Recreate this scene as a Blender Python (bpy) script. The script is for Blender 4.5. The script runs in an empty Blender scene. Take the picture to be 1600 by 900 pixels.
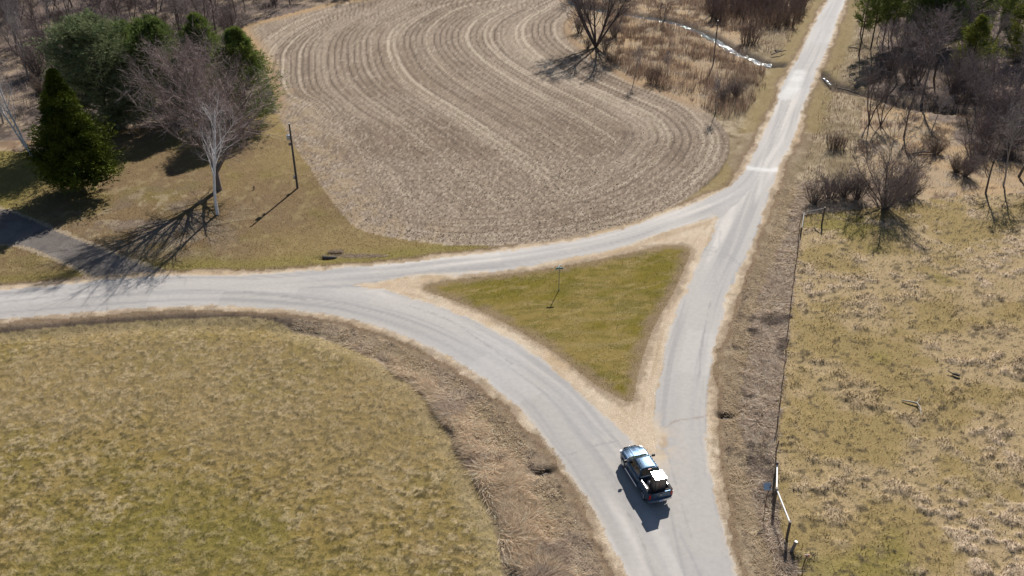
import bpy, bmesh, math
import numpy as np
from mathutils import Vector, Matrix

# ------------------------------------------------------------------ scene, camera, light
sc = bpy.context.scene
C = sc.collection
CAM_H = 50.0
PITCH = math.radians(30.8)          # camera looks down by this much
FPX = 1428.0                        # focal length in pixels of the 1600 px wide photograph
cp, sp = math.cos(PITCH), math.sin(PITCH)

cam = bpy.data.objects.new('camera', bpy.data.cameras.new('camera'))
C.objects.link(cam)
cam.location = (0, 0, CAM_H)
cam.rotation_euler = (math.radians(90) - PITCH, 0, 0)
cam.data.sensor_width = 36
cam.data.lens = 36 * FPX / 1600
cam.data.clip_end = 6000
sc.camera = cam

SUN_AZ, SUN_EL = math.radians(17), math.radians(37.3)
w = bpy.data.worlds.new('World'); sc.world = w; w.use_nodes = True
nt = w.node_tree; nt.nodes.clear()
sky = nt.nodes.new('ShaderNodeTexSky'); sky.sky_type = 'NISHITA'; sky.sun_disc = False
sky.sun_elevation = SUN_EL; sky.sun_rotation = SUN_AZ; sky.air_density = 1.0; sky.dust_density = 0.6; sky.ozone_density = 2.0
bg = nt.nodes.new('ShaderNodeBackground'); bg.inputs[1].default_value = 0.05
wo = nt.nodes.new('ShaderNodeOutputWorld')
nt.links.new(sky.outputs[0], bg.inputs[0]); nt.links.new(bg.outputs[0], wo.inputs[0])
sd = bpy.data.lights.new('sun', 'SUN'); sd.energy = 5.0; sd.angle = math.radians(0.5); sd.color = (1, .95, .88)
sun = bpy.data.objects.new('sun', sd); C.objects.link(sun)
SDIR = Vector((math.sin(SUN_AZ) * math.cos(SUN_EL), math.cos(SUN_AZ) * math.cos(SUN_EL), math.sin(SUN_EL)))
sun.rotation_euler = SDIR.to_track_quat('Z', 'Y').to_euler()
sun.location = (20, 60, 80)
sc.view_settings.view_transform = 'Standard'; sc.view_settings.look = 'None'
sc.view_settings.exposure = 0.62; sc.view_settings.gamma = 1

# ------------------------------------------------------------------ survey helpers
def G(u, v, z=0.0):
    """point of the ground (or of height z) seen at pixel (u, v) of the photograph"""
    x = (u - 800) / FPX; y = (450 - v) / FPX
    dy = cp + y * sp; dz = -sp + y * cp
    t = (CAM_H - z) / -dz
    return (x * t, dy * t)
def GP(pts): return np.array([G(*p) for p in pts])
def HT(u, v, vt):
    """height of something standing at (u, v) whose top shows at row vt"""
    x, y = G(u, v); q = (450 - vt) / FPX
    return CAM_H + y * (q * cp - sp) / (cp + q * sp)
def smooth(P, n=4, closed=True):
    P = np.asarray(P, float); N = len(P); out = []
    rng = range(N if closed else N - 1)
    for i in rng:
        if closed: a, b, c, d = P[(i-1) % N], P[i], P[(i+1) % N], P[(i+2) % N]
        else: a, b, c, d = P[max(i-1, 0)], P[i], P[i+1], P[min(i+2, N-1)]
        for k in range(n):
            t = k / n
            out.append(.5 * ((2*b) + (c-a)*t + (2*a-5*b+4*c-d)*t*t + (3*b-a-3*c+d)*t**3))
    if not closed: out.append(P[-1])
    return np.array(out)
def inside(X, Y, P):
    r = np.zeros(X.shape, bool)
    A = P; B = np.roll(P, -1, 0)
    for (x0, y0), (x1, y1) in zip(A, B):
        if y0 == y1: continue
        c = ((y0 > Y) != (y1 > Y)) & (X < (x1 - x0) * (Y - y0) / (y1 - y0) + x0)
        r ^= c
    return r
def pdist(X, Y, P, closed=True):
    """distance to a polyline and arc length of the nearest point"""
    best = np.full(X.shape, 1e9, np.float32); arc = np.zeros(X.shape, np.float32); L = 0.
    X = X.astype(np.float32); Y = Y.astype(np.float32)
    A = P if closed else P[:-1]; B = np.roll(P, -1, 0) if closed else P[1:]
    for (x0, y0), (x1, y1) in zip(A, B):
        dx, dy = x1 - x0, y1 - y0; l2 = dx*dx + dy*dy
        if l2 < 1e-9: continue
        t = np.clip(((X - x0) * dx + (Y - y0) * dy) / l2, 0, 1)
        d = (X - x0 - t*dx)**2 + (Y - y0 - t*dy)**2
        m = d < best
        best[m] = d[m]; arc[m] = L + t[m] * math.sqrt(l2); L += math.sqrt(l2)
    return np.sqrt(best), arc
def sdf(X, Y, P):
    d, a = pdist(X, Y, P)
    return np.where(inside(X, Y, P), d, -d), a
def sst(a, b, x): t = np.clip((x - a) / (b - a), 0, 1); return t*t*(3-2*t)
def hsh(i, j, s):
    n = (i.astype(np.int64) * 374761393 + j.astype(np.int64) * 668265263 + s * 1442695041) & 0xffffffff
    n = ((n ^ (n >> 13)) * 1274126177) & 0xffffffff
    n = ((n ^ (n >> 16)) * 2246822519) & 0xffffffff
    return ((n ^ (n >> 15)) & 0xffffff) / float(0xffffff)
def vn(x, y, s=0):
    i = np.floor(x); j = np.floor(y); fx = x - i; fy = y - j
    fx = fx*fx*(3-2*fx); fy = fy*fy*(3-2*fy)
    a = hsh(i, j, s); b = hsh(i+1, j, s); c = hsh(i, j+1, s); d = hsh(i+1, j+1, s)
    return (a*(1-fx)+b*fx)*(1-fy) + (c*(1-fx)+d*fx)*fy
def fbm(x, y, sc_, o=4, s=0, g=.55):
    r = 0; am = 1; t = 0; x = x / sc_; y = y / sc_
    for k in range(o):
        r = r + am * vn(x + 17.3*k, y - 9.1*k, s + 31*k); t += am; am *= g
        x, y = 1.62*x + 1.2*y, 1.62*y - 1.2*x
    return r / t
def mix(a, b, t): t = np.asarray(t)[..., None]; return a * (1 - t) + np.asarray(b, float) * t
def col(r, g, b): return np.array([r, g, b], float)

# ------------------------------------------------------------------ materials
def mat(name): m = bpy.data.materials.new(name); m.use_nodes = True; return m, m.node_tree, m.node_tree.nodes['Principled BSDF']
def plain(name, c, rough=.6, metal=0, coat=0, spec=.5, bump=0, bscale=20, var=0.0):
    m, t, b = mat(name)
    b.inputs['Base Color'].default_value = (*c, 1); b.inputs['Roughness'].default_value = rough
    b.inputs['Metallic'].default_value = metal; b.inputs['Coat Weight'].default_value = coat
    b.inputs['Specular IOR Level'].default_value = spec
    tc = t.nodes.new('ShaderNodeTexCoord')
    n = t.nodes.new('ShaderNodeTexNoise'); n.inputs['Scale'].default_value = bscale; n.inputs['Detail'].default_value = 3
    t.links.new(tc.outputs['Object'], n.inputs['Vector'])
    if var:
        r = t.nodes.new('ShaderNodeMix'); r.data_type = 'RGBA'
        r.inputs[6].default_value = (*[x*(1-var) for x in c], 1); r.inputs[7].default_value = (*[min(1, x*(1+var)) for x in c], 1)
        t.links.new(n.outputs[0], r.inputs[0]); t.links.new(r.outputs[2], b.inputs['Base Color'])
    if bump:
        bp = t.nodes.new('ShaderNodeBump'); bp.inputs['Strength'].default_value = bump; bp.inputs['Distance'].default_value = .02
        t.links.new(n.outputs[0], bp.inputs['Height']); t.links.new(bp.outputs[0], b.inputs['Normal'])
    return m
def attr_mat(name, rough=.95, spec=.06, fine=(9, .35), bump=(14, .5, .06), trans=0.0):
    """base colour from the mesh's albedo attribute, broken up by noise in world space"""
    m, t, b = mat(name); L = t.links.new
    b.inputs['Roughness'].default_value = rough; b.inputs['Specular IOR Level'].default_value = spec
    a = t.nodes.new('ShaderNodeAttribute'); a.attribute_name = 'albedo'
    geo = t.nodes.new('ShaderNodeNewGeometry')
    if fine:
        n = t.nodes.new('ShaderNodeTexNoise'); n.inputs['Scale'].default_value = fine[0]; n.inputs['Detail'].default_value = 3; n.inputs['Roughness'].default_value = .7
        L(geo.outputs['Position'], n.inputs['Vector'])
        mr = t.nodes.new('ShaderNodeMapRange'); mr.inputs[1].default_value = .3; mr.inputs[2].default_value = .7
        mr.inputs[3].default_value = 1 - fine[1]; mr.inputs[4].default_value = 1 + fine[1]
        L(n.outputs[0], mr.inputs[0])
        vm = t.nodes.new('ShaderNodeVectorMath'); vm.operation = 'SCALE'
        L(a.outputs['Color'], vm.inputs[0]); L(mr.outputs[0], vm.inputs['Scale']); L(vm.outputs[0], b.inputs['Base Color'])
    else: L(a.outputs['Color'], b.inputs['Base Color'])
    if bump:
        n2 = t.nodes.new('ShaderNodeTexNoise'); n2.inputs['Scale'].default_value = bump[0]; n2.inputs['Detail'].default_value = 4
        L(geo.outputs['Position'], n2.inputs['Vector'])
        bp = t.nodes.new('ShaderNodeBump'); bp.inputs['Strength'].default_value = bump[1]; bp.inputs['Distance'].default_value = bump[2]
        L(n2.outputs[0], bp.inputs['Height']); L(bp.outputs[0], b.inputs['Normal'])
    if trans:
        td = t.nodes.new('ShaderNodeBsdfTranslucent'); ms = t.nodes.new('ShaderNodeMixShader'); ms.inputs[0].default_value = trans
        out = t.nodes['Material Output']
        L(a.outputs['Color'], td.inputs[0]); L(b.outputs[0], ms.inputs[1]); L(td.outputs[0], ms.inputs[2]); L(ms.outputs[0], out.inputs[0])
    return m
M_ground = attr_mat('soil_and_grass', fine=(7, .28), bump=(11, .55, .08))
M_road = attr_mat('worn_asphalt', rough=.85, spec=.2, fine=(2.2, .06), bump=(40, .15, .01))
M_grass = attr_mat('dry_grass', fine=None, bump=None, trans=.5)
M_cedar = attr_mat('cedar_sprays', rough=.8, spec=.08, fine=(1.6, .3), bump=None, trans=.04)
M_leaf = attr_mat('needles', rough=.75, spec=.12, fine=(1.6, .3), bump=None, trans=.22)
M_bark = attr_mat('bark', fine=(6, .25), bump=None)

# ------------------------------------------------------------------ object helpers
def tag(o, label=None, cat=None, group=None, kind=None):
    if label: o['label'] = label
    if cat: o['category'] = cat
    if group: o['group'] = group
    if kind: o['kind'] = kind
    return o
def empty(name, loc, rz=0):
    o = bpy.data.objects.new(name, None); C.objects.link(o); o.location = loc; o.rotation_euler = (0, 0, rz)
    o.empty_display_size = .3; return o
def tris(name, V, F, colv=None, m=None, parent=None, sm=False):
    me = bpy.data.meshes.new(name); V = np.ascontiguousarray(V, np.float32); F = np.ascontiguousarray(F, np.int32); k = F.shape[1]
    me.vertices.add(len(V)); me.vertices.foreach_set('co', V.ravel())
    me.loops.add(F.size); me.loops.foreach_set('vertex_index', F.ravel())
    me.polygons.add(len(F)); me.polygons.foreach_set('loop_start', np.arange(0, F.size, k, dtype=np.int32))
    if sm: me.polygons.foreach_set('use_smooth', np.ones(len(F), bool))
    if colv is not None:
        a = me.attributes.new('albedo', 'FLOAT_COLOR', 'POINT')
        c4 = np.ones((len(V), 4), np.float32); c4[:, :3] = np.clip(colv, 0, 1); a.data.foreach_set('color', c4.ravel())
    me.update(calc_edges=True)
    if m: me.materials.append(m)
    o = bpy.data.objects.new(name, me); C.objects.link(o)
    if parent: o.parent = parent
    return o
def bobj(name, bm, m, parent=None, bevel=0, seg=2, sm=False):
    bmesh.ops.recalc_face_normals(bm, faces=bm.faces)
    me = bpy.data.meshes.new(name)
    if bevel:
        ed = [e for e in bm.edges if len(e.link_faces) == 2 and e.calc_face_angle(0) > .6]
        bmesh.ops.bevel(bm, geom=ed, offset=bevel, segments=seg, affect='EDGES', clamp_overlap=True)
    bm.to_mesh(me); bm.free(); me.materials.append(m)
    if sm:
        for p in me.polygons: p.use_smooth = True
    o = bpy.data.objects.new(name, me); C.objects.link(o)
    if parent: o.parent = parent
    return o
def add_box(bm, c, s, rot=None, taper=1):
    vs = []
    for z in (-.5, .5):
        for x, y in ((-.5, -.5), (.5, -.5), (.5, .5), (-.5, .5)):
            k = taper if z > 0 else 1
            p = Vector((x*s[0]*k, y*s[1]*k, z*s[2]))
            if rot: p = rot @ p
            vs.append(bm.verts.new(p + Vector(c)))
    for f in ((0,3,2,1),(4,5,6,7),(0,1,5,4),(1,2,6,5),(2,3,7,6),(3,0,4,7)): bm.faces.new([vs[i] for i in f])
def add_tube(bm, pts, rad, n=8, cap=True):
    rings = []
    for i, p in enumerate(pts):
        p = Vector(p); a = Vector(pts[max(i-1, 0)]); b = Vector(pts[min(i+1, len(pts)-1)]); d = (b-a).normalized()
        u = d.orthogonal().normalized() if abs(d.z) > .99 or True else None
        ref = Vector((0, 0, 1)) if abs(d.z) < .9 else Vector((1, 0, 0))
        u = d.cross(ref).normalized(); v = d.cross(u)
        r = rad[i] if hasattr(rad, '__len__') else rad
        rings.append([bm.verts.new(p + (u*math.cos(2*math.pi*k/n) + v*math.sin(2*math.pi*k/n))*r) for k in range(n)])
    for a, b in zip(rings, rings[1:]):
        for k in range(n): bm.faces.new((a[k], a[(k+1) % n], b[(k+1) % n], b[k]))
    if cap: bm.faces.new(rings[0][::-1]); bm.faces.new(rings[-1])
def BM(): return bmesh.new()

# ------------------------------------------------------------------ survey outlines (ground seen in the photograph)
outer_px = [(-420, 478), (-200, 467), (-80, 460), (0, 454), (100, 444), (200, 434.5), (300, 430), (400, 429), (500, 421), (600, 413.5), (700, 402), (800, 391.5),
  (900, 375), (975, 357), (1037, 335), (1090, 316), (1117, 304), (1143, 289), (1165, 264), (1177, 240), (1197, 200), (1212, 165), (1225, 127), (1246, 92),
  (1265, 52), (1282, 20), (1294, 0), (1322, -55), (1352, -115), (1367, -115), (1342, -55), (1321, 0), (1306, 37), (1290, 82), (1275, 112), (1266, 140), (1252, 175), (1243, 208),
  (1233, 232), (1217, 258), (1206, 292), (1187, 350), (1170, 392), (1152, 428), (1135, 467), (1125, 507), (1115, 550), (1109, 580), (1105, 625), (1104, 675),
  (1110, 737), (1122, 795), (1137, 850), (1154, 900), (1180, 960), (1210, 1030), (1040, 1030), (1003, 960), (977, 900), (950, 840), (925, 797), (900, 757), (880, 725),
  (857, 697), (817, 643), (775, 608), (737, 580), (700, 557.5), (650, 532.5), (600, 513), (550, 499), (500, 488.5), (400, 479.5), (300, 478), (200, 482.5), (100, 491), (0, 500), (-80, 508), (-420, 545)]
inner_px = [(552, 445.5), (575, 441.5), (612, 437.5), (662, 431), (730, 429), (800, 421), (900, 401), (975, 385), (1037, 363), (1100, 343), (1119, 340),
  (1118, 351), (1112, 368), (1100, 392), (1085, 425), (1075, 447), (1060, 480), (1050, 508), (1042, 532), (1035, 572), (1029, 595), (1024, 625), (1022, 655), (1026, 690), (1020, 712), (1008, 710),
  (990, 690), (965, 666), (945, 648), (900, 609), (862, 576), (825, 547), (790, 525), (725, 494), (687, 479), (635, 464), (600, 452)]
isl_px = [(663, 447), (700, 438), (800, 427), (900, 412), (975, 397), (1030, 385), (1066, 384), (1079, 391), (1073, 410), (1050, 462), (1030, 495), (1010, 540), (997, 587), (990, 622),
  (980, 628), (960, 618), (925, 598), (887, 567), (857, 545), (797, 510), (750, 486), (700, 467), (670, 456)]
field_px = [(540, 1), (500, 9), (430, 27), (375, 43), (390, 70), (415, 110), (428, 150), (434, 178), (450, 210), (467, 239), (484, 262), (503, 292), (531, 330), (559, 357), (600, 369),
  (650, 377), (700, 383), (760, 384), (870, 375), (940, 361), (1000, 345), (1060, 318), (1100, 289), (1127, 262), (1140, 232), (1137, 210), (1117, 185), (1080, 161), (1035, 141), (1000, 130), (960, 106), (925, 80), (900, 62), (893, 40), (905, 20), (893, 2), (800, -12), (650, -10)]
drive_px = [(-170, 296), (-60, 318), (8, 328), (32, 337), (60, 348), (80, 358), (120, 374), (170, 394), (200, 406), (240, 420), (276, 431), (262, 446), (180, 446), (84, 448), (96, 440),
  (143, 431), (120, 418), (84, 402), (56, 390), (36, 384), (0, 380), (-60, 374), (-170, 366)]
pastL_px = [(-420, 568), (-80, 524), (0, 517), (100, 508), (200, 500), (300, 495), (380, 494), (430, 500), (462, 515), (500, 523), (550, 542), (587, 560), (610, 578), (627, 592), (665, 622),
  (685, 655), (710, 695), (730, 732), (745, 765), (760, 800), (775, 840), (785, 900), (792, 1040), (-420, 1040)]
pastR_px = [(1250, 336), (1290, 333), (1330, 328), (1400, 319), (1450, 312), (1520, 305), (1600, 303), (1700, 298), (2000, 280), (2000, 1040), (1258, 1040), (1246, 900), (1235, 865), (1222, 830), (1212, 780),
  (1211, 725), (1212, 690), (1218, 633), (1223, 589), (1228, 544), (1233, 500), (1240, 437), (1246, 400), (1249, 360)]
lawn_px = [(-420, 262), (-60, 240), (0, 236), (60, 236), (130, 212), (230, 200), (330, 190), (400, 180), (434, 178), (450, 210), (467, 239), (484, 262), (503, 292), (531, 330), (559, 357), (600, 369),
  (650, 377), (700, 383), (760, 384), (800, 400), (600, 420), (400, 440), (0, 470), (-420, 480)]
stream_px = [(893, -2), (905, 8), (940, 14), (985, 21), (1022, 27), (1062, 35), (1078, 42), (1102, 52), (1122, 62), (1140, 74), (1156, 82), (1172, 88), (1186, 95), (1200, 98), (1218, 99)]
stream2_px = [(1284, 114), (1296, 124), (1312, 134), (1340, 143), (1370, 150), (1405, 162), (1440, 168), (1475, 172), (1530, 178), (1600, 184)]
P_outer = smooth(GP(outer_px), 3); P_inner = smooth(GP(inner_px), 3); P_isl = smooth(GP(isl_px), 3); P_field = smooth(GP(field_px), 3)
P_drive = smooth(GP(drive_px), 3); P_pl = smooth(GP(pastL_px), 3); P_pr = smooth(GP(pastR_px), 2); P_lawn = smooth(GP(lawn_px), 2)
P_st = smooth(GP(stream_px), 3, False); P_st2 = smooth(GP(stream2_px), 3, False)

# ------------------------------------------------------------------ terrain patch: a grid whose cells grow with distance
NC, NR = 900, 480
us = np.linspace(-260, 1860, NC); vs_ = np.linspace(1010, -112, NR)
q = (450 - vs_) / FPX
yrow = CAM_H * (cp + q * sp) / (sp - q * cp)
dep = cp * yrow + sp * CAM_H
X = ((us[None, :] - 800) / FPX) * dep[:, None]
Y = np.repeat(yrow[:, None], NC, 1)
X = X.ravel(); Y = Y.ravel()
dOut, aOut = sdf(X, Y, P_outer); dIn, aIn = sdf(X, Y, P_inner); dIsl, _ = sdf(X, Y, P_isl)
dF, aF = sdf(X, Y, P_field); dDr, _ = sdf(X, Y, P_drive); dPL, _ = sdf(X, Y, P_pl); dPR, _ = sdf(X, Y, P_pr); dLw, _ = sdf(X, Y, P_lawn)
dSt, aSt = pdist(X, Y, P_st, False); dSt2, aSt2 = pdist(X, Y, P_st2, False)
dA = np.minimum(dOut, -dIn)
n1 = fbm(X, Y, 1.2, 4, 1); n2 = fbm(X, Y, 6, 4, 2); n3 = fbm(X, Y, 22, 4, 3); nf = fbm(X, Y, .35, 3, 4); nm = fbm(X, Y, 2.6, 4, 5)
nn = hsh(np.arange(X.size), np.arange(X.size)*7, 3)
eA = dA + (n1 - .5) * .5 + (nf - .5) * .25 + (hsh(np.floor(X*1.1), np.floor(Y*1.1), 92) > .93) * -.15

# crop row coordinate, interpolated from rows traced across the field
rows_px = {
 -62: [(437, 190), (470, 240), (503, 290), (545, 343)],
 -56: [(470, 190), (520, 250), (570, 320), (600, 360)],
 -44.3: [(640, -8), (560, 14), (500, 36), (460, 60), (442, 82), (440, 120), (452, 150), (500, 185), (560, 240), (630, 310), (690, 370)],
 -33: [(700, -10), (642, 3), (612, 15), (567, 33), (540, 54), (532, 81), (534, 111), (549, 138), (588, 168), (642, 204), (684, 237), (760, 300), (820, 350)],
 -19.8: [(790, -8), (720, 5), (684, 18), (660, 33), (642, 51), (645, 87), (675, 126), (732, 162), (780, 192), (840, 232), (910, 285), (960, 330)],
 -9.5: [(830, -5), (775, 12), (737, 30), (720, 50), (722, 70), (745, 95), (775, 117), (840, 155), (890, 182), (940, 213), (985, 248), (1005, 290)],
 -1.2: [(850, 5), (810, 25), (787, 45), (790, 70), (812, 92), (850, 115), (915, 150), (960, 172), (1005, 200), (1025, 235), (1030, 275)],
 4.5: [(870, 8), (840, 28), (832, 55), (855, 82), (890, 107), (925, 127), (995, 158), (1040, 180), (1060, 210), (1062, 250), (1050, 290)],
 9: [(885, 22), (868, 40), (875, 62), (912, 90), (950, 112), (1012, 140), (1070, 165), (1100, 195), (1105, 230), (1090, 270)]}
rp = []; ru = []
for k, ps in rows_px.items():
    for p in ps: rp.append(G(*p)); ru.append(k)
rp = np.array(rp); ru = np.array(ru, float)
mF = dF > -1
def rbf_fit(P, U):
    D = np.sqrt(((P[:, None] - P[None])**2).sum(-1) + 9.0)
    A = np.zeros((len(P)+3,)*2); A[:len(P), :len(P)] = D - np.eye(len(P))*.5; A[:len(P), -3] = 1; A[:len(P), -2:] = P; A[-3, :len(P)] = 1; A[-2:, :len(P)] = P.T
    return np.linalg.solve(A, np.r_[U, 0, 0, 0])
cf = rbf_fit(rp, ru)
U = np.zeros(X.size)
xm, ym = X[mF], Y[mF]; um = cf[-3] + cf[-2]*xm + cf[-1]*ym
for (px, py), c_ in zip(rp, cf[:-3]): um = um + c_ * np.sqrt((xm-px)**2 + (ym-py)**2 + 9.0)
U[mF] = um
# headland: last passes follow the southern and eastern edge
hl = sst(1.6, -1.6, dF + (n2-.5)*2 - 8 - 11*sst(2, 24, X)) * sst(128, 118, Y - .45*np.maximum(X, 0)) * sst(-26, -16, X)
AL = (X*.35 + Y*.94)
def rowpat(u, al):
    fine = .5 + .5*np.sin(2*np.pi*(u/1.2 + .10*fbm(u, al/14, 3, 2, 8)))
    band = fbm(u/1.0, al/55, .9, 2, 9); wide = fbm(u/1.0, al/12, 6, 3, 10)
    return fine, band, wide
f1, b1, w1 = rowpat(U, AL); f2, b2, w2 = rowpat(dF*1.0, aF)
fine = f1*(1-hl) + f2*hl; band = b1*(1-hl) + b2*hl; wide = w1*(1-hl) + w2*hl

# region of every vertex
R_ROAD, R_SHO, R_CROP, R_LAWN, R_ISL, R_PL, R_PR, R_VERGE, R_DRIVE, R_MEAD, R_WOOD = range(11)
shw = .30 + .55*sst(.35, .65, fbm(X, Y, 7, 3, 91)) + (n1-.5)*.7 + .35*((X < 20) & (Y > 84)) + .1*(X > 20)
reg = np.full(X.size, R_MEAD)
woodL = (Y > 140) & (X < -22 + (Y-150)*.35) | ((X < -36) & (Y > 126))
woodR = (X > 62 + (n2-.5)*20 - (Y-150)*.12) & (Y > 118)
reg[woodL | woodR] = R_WOOD
verge = (dOut < 0) & (dOut > -9 - 3*(Y < 80)) & (dF < 0)
reg[verge] = R_VERGE
belt = (dPL < 0) & (dOut < 0) & (X < 25) & (Y < 82) & (aOut > 0)
reg[dLw > 0] = R_LAWN; reg[dF > 0] = R_CROP; reg[dPL > 0] = R_PL; reg[dPR > 0] = R_PR
reg[(dDr > 0)] = R_DRIVE
reg[dOut > -np.maximum(shw, .12)] = R_SHO
reg[dIn > 0] = R_SHO; reg[dIsl > 0] = R_ISL
reg[eA > 0] = R_ROAD

# albedo
sand = mix(np.tile(col(.42, .335, .245), (X.size, 1)), (.36, .27, .175), sst(.45, .75, n2)); sand = mix(sand, (.48, .405, .31), sst(.5, .75, nm)*.6)
tan = col(.30, .225, .145); straw = col(.36, .29, .21); olive = col(.155, .125, .035); brown = col(.16, .115, .075); dark = col(.055, .042, .03)
alb = np.tile(tan, (X.size, 1))
# meadow and wood floor
alb = mix(alb, (.34, .235, .13), sst(.45, .7, n2)*.8); alb = mix(alb, (.14, .09, .06), sst(.44, .62, nm)*.8); alb = mix(alb, (.36, .31, .25), sst(.55, .75, n1)*.5)
alb = mix(alb, (.07, .05, .04), sst(.58, .7, n1*.6+nf*.4)*.6)
wd = mix(np.tile(col(.150, .115, .095), (X.size, 1)), (.28, .215, .15), sst(.52, .70, n2)); wd = mix(wd, (.05, .04, .036), sst(.47, .62, nm)*.8)
alb = np.where((reg == R_WOOD)[:, None], wd, alb)
# verges: mown strip, then rank dead grass
vg = mix(np.tile(col(.20, .155, .095), (X.size, 1)), (.31, .25, .17), sst(.42, .62, nm)); vg = mix(vg, (.13, .095, .055), sst(.5, .66, n1)*.7)
strip = sst(-3.0, -1.8, dOut + (n2-.5)*1.5)
vg = mix(vg, (.27, .21, .155), sst(.4, .6, nm)*((Y < 84) & (X < 14))*.7); vg = mix(vg, (.20, .15, .10), strip*.6)
greenv = sst(96, 112, Y) * ((X < 30) | (Y > 130)); vg = mix(vg, (.205, .155, .068), greenv*sst(-5, -2.5, dOut)*.7)
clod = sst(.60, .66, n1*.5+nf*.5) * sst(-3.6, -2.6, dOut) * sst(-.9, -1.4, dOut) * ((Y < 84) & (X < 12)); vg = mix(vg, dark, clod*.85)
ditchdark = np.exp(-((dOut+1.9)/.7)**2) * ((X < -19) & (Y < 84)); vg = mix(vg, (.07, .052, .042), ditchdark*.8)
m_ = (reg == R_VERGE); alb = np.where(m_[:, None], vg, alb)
bt = mix(np.tile(col(.25, .20, .145), (X.size, 1)), (.15, .12, .09), sst(.45, .65, nm))
alb = np.where((reg == R_MEAD)[:, None] & (belt[:, None] | ((Y < 105) & (X > 18))[:, None]), bt, alb)
# lawn
lw = mix(np.tile(col(.205, .150, .068), (X.size, 1)), (.165, .115, .062), sst(.42, .62, n3)); lw = mix(lw, (.150, .125, .036), sst(.5, .72, n2)*.45)
lw = mix(lw, (.26, .205, .10), sst(.55, .75, n1)*.45); lw = mix(lw, (.17, .15, .035), sst(-55, -66, X)*.6)
lw = mix(lw, (.27, .225, .16), sst(.5, .62, nm)*np.exp(-((X+42)/7)**2-((Y-97)/5)**2))
lw = mix(lw, (.17, .15, .035), sst(-5, -2, dOut)*.5)
lit = np.exp(-((X+44)/9)**2-((Y-101)/9)**2); lw = mix(lw, (.14, .105, .085), lit*sst(.38, .6, nm)*.75); lw = mix(lw, (.29, .24, .17), lit*sst(.56, .68, n1)*.6)
alb = np.where((reg == R_LAWN)[:, None], lw, alb)
# island
isl = mix(np.tile(col(.140, .111, .019), (X.size, 1)), (.192, .143, .045), sst(.42, .62, n2)); 
sx, sy = X*.9+Y*.45, -X*.45+Y*.9
streak = fbm(sx/5, sy, .55, 3, 21); st2 = fbm(X/6, Y + .002*(X-8)**2*8, .5, 3, 22)
isl = mix(isl, (.26, .20, .085), sst(.56, .7, streak)*.5); isl = mix(isl, (.09, .085, .015), sst(.5, .36, st2)*.45)
isl = mix(isl, (.25, .19, .09), sst(.60, .72, fbm(np.hypot(X-8, Y-110)*1.0, np.arctan2(Y-110, X-8)*3, .4, 2, 23))*.35)
isl = mix(isl, (.20, .145, .09), sst(1.7, .2, dIsl + (n1-.5)*1.6)*.85)
alb = np.where((reg == R_ISL)[:, None], isl, alb)
# pastures
np5 = fbm(X, Y*1.2, .55, 3, 37); np6 = fbm(X, Y*1.2, .32, 2, 38)
pl = mix(np.tile(col(.186, .136, .046), (X.size, 1)), (.21, .153, .062), sst(.40, .62, nm)); pl = mix(pl, (.140, .117, .026), sst(.52, .72, n2)*.5)
pl = mix(pl, (.34, .27, .155), sst(.51, .64, np5)*(.5+.4*sst(.4, .65, n2*.5+n3*.5))); pl = mix(pl, (.070, .056, .022), sst(.54, .66, np6)*.75)
pl = mix(pl, (.27, .215, .12), sst(2.5, .3, dPL + (n1-.5)*2)*.7); pl = mix(pl, (.23, .172, .095), sst(.46, .62, n3)*.4); pl = mix(pl, (.125, .11, .025), sst(.50, .36, n3)*.4); pl = mix(pl, (.30, .24, .14), sst(.60, .76, fbm(X, Y*1.4, 1.4, 4, 39))*.3)
alb = np.where((reg == R_PL)[:, None], pl, alb)
pr = mix(np.tile(col(.228, .170, .076), (X.size, 1)), (.29, .218, .122), sst(.42, .60, n2)); pr = mix(pr, (.15, .130, .030), sst(.60, .74, fbm(X, Y, 9, 3, 31))*.6)
tus = fbm(X, Y*1.3, 1.5, 3, 33); pale = sst(.40, .66, n2*.5+n3*.5) * sst(.50, .68, tus)
pr = mix(pr, (.44, .345, .25), pale*.85); pr = mix(pr, (.07, .055, .035), sst(.66, .76, fbm(X, Y*1.2, .55, 2, 35))*.75)
alb = np.where((reg == R_PR)[:, None], pr, alb)
# cornfield
far = sst(112, 140, Y + .3*X)
cr = mix(np.tile(col(.243, .190, .142), (X.size, 1)), (.20, .152, .110), sst(.42, .62, fbm(X, Y, 14, 3, 78)))
cr = mix(cr, (.062, .046, .037), sst(.34, .04, fine)*sst(.72, .40, band)*(.36+.38*far))
cr = mix(cr, (.41, .345, .265), sst(.56, .74, band)*sst(.25, .6, fine)*(.45+.35*far))
cr = mix(cr, (.11, .083, .066), sst(.36, .24, band)*.5*sst(.4, .6, fbm(X, Y, 9, 3, 77)))
cr = mix(cr, (.31, .25, .19), sst(.52, .66, wide)*.35); cr = mix(cr, (.12, .09, .07), sst(.50, .64, nf)*(.5-.3*far)); cr = mix(cr, (.46, .39, .31), sst(.82, .98, nn)*(.5-.2*far)); cr = mix(cr, (.06, .045, .035), sst(.24, .04, nn)*(.55-.2*far))
ye = sst(9, 1, dF + (n2-.5)*6)*sst(-2, -14, X)*(Y < 150); cr = mix(cr, (.30, .22, .13), ye*sst(.42, .6, n1)*.45)
cr = mix(cr, (.27, .18, .10), sst(2.6, .5, dF)*sst(135, 145, Y)*.8); cr = mix(cr, (.34, .23, .12), sst(4, .5, dF)*((Y > 160) & (X < -30))*.6)
alb = np.where((reg == R_CROP)[:, None], cr, alb)
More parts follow.
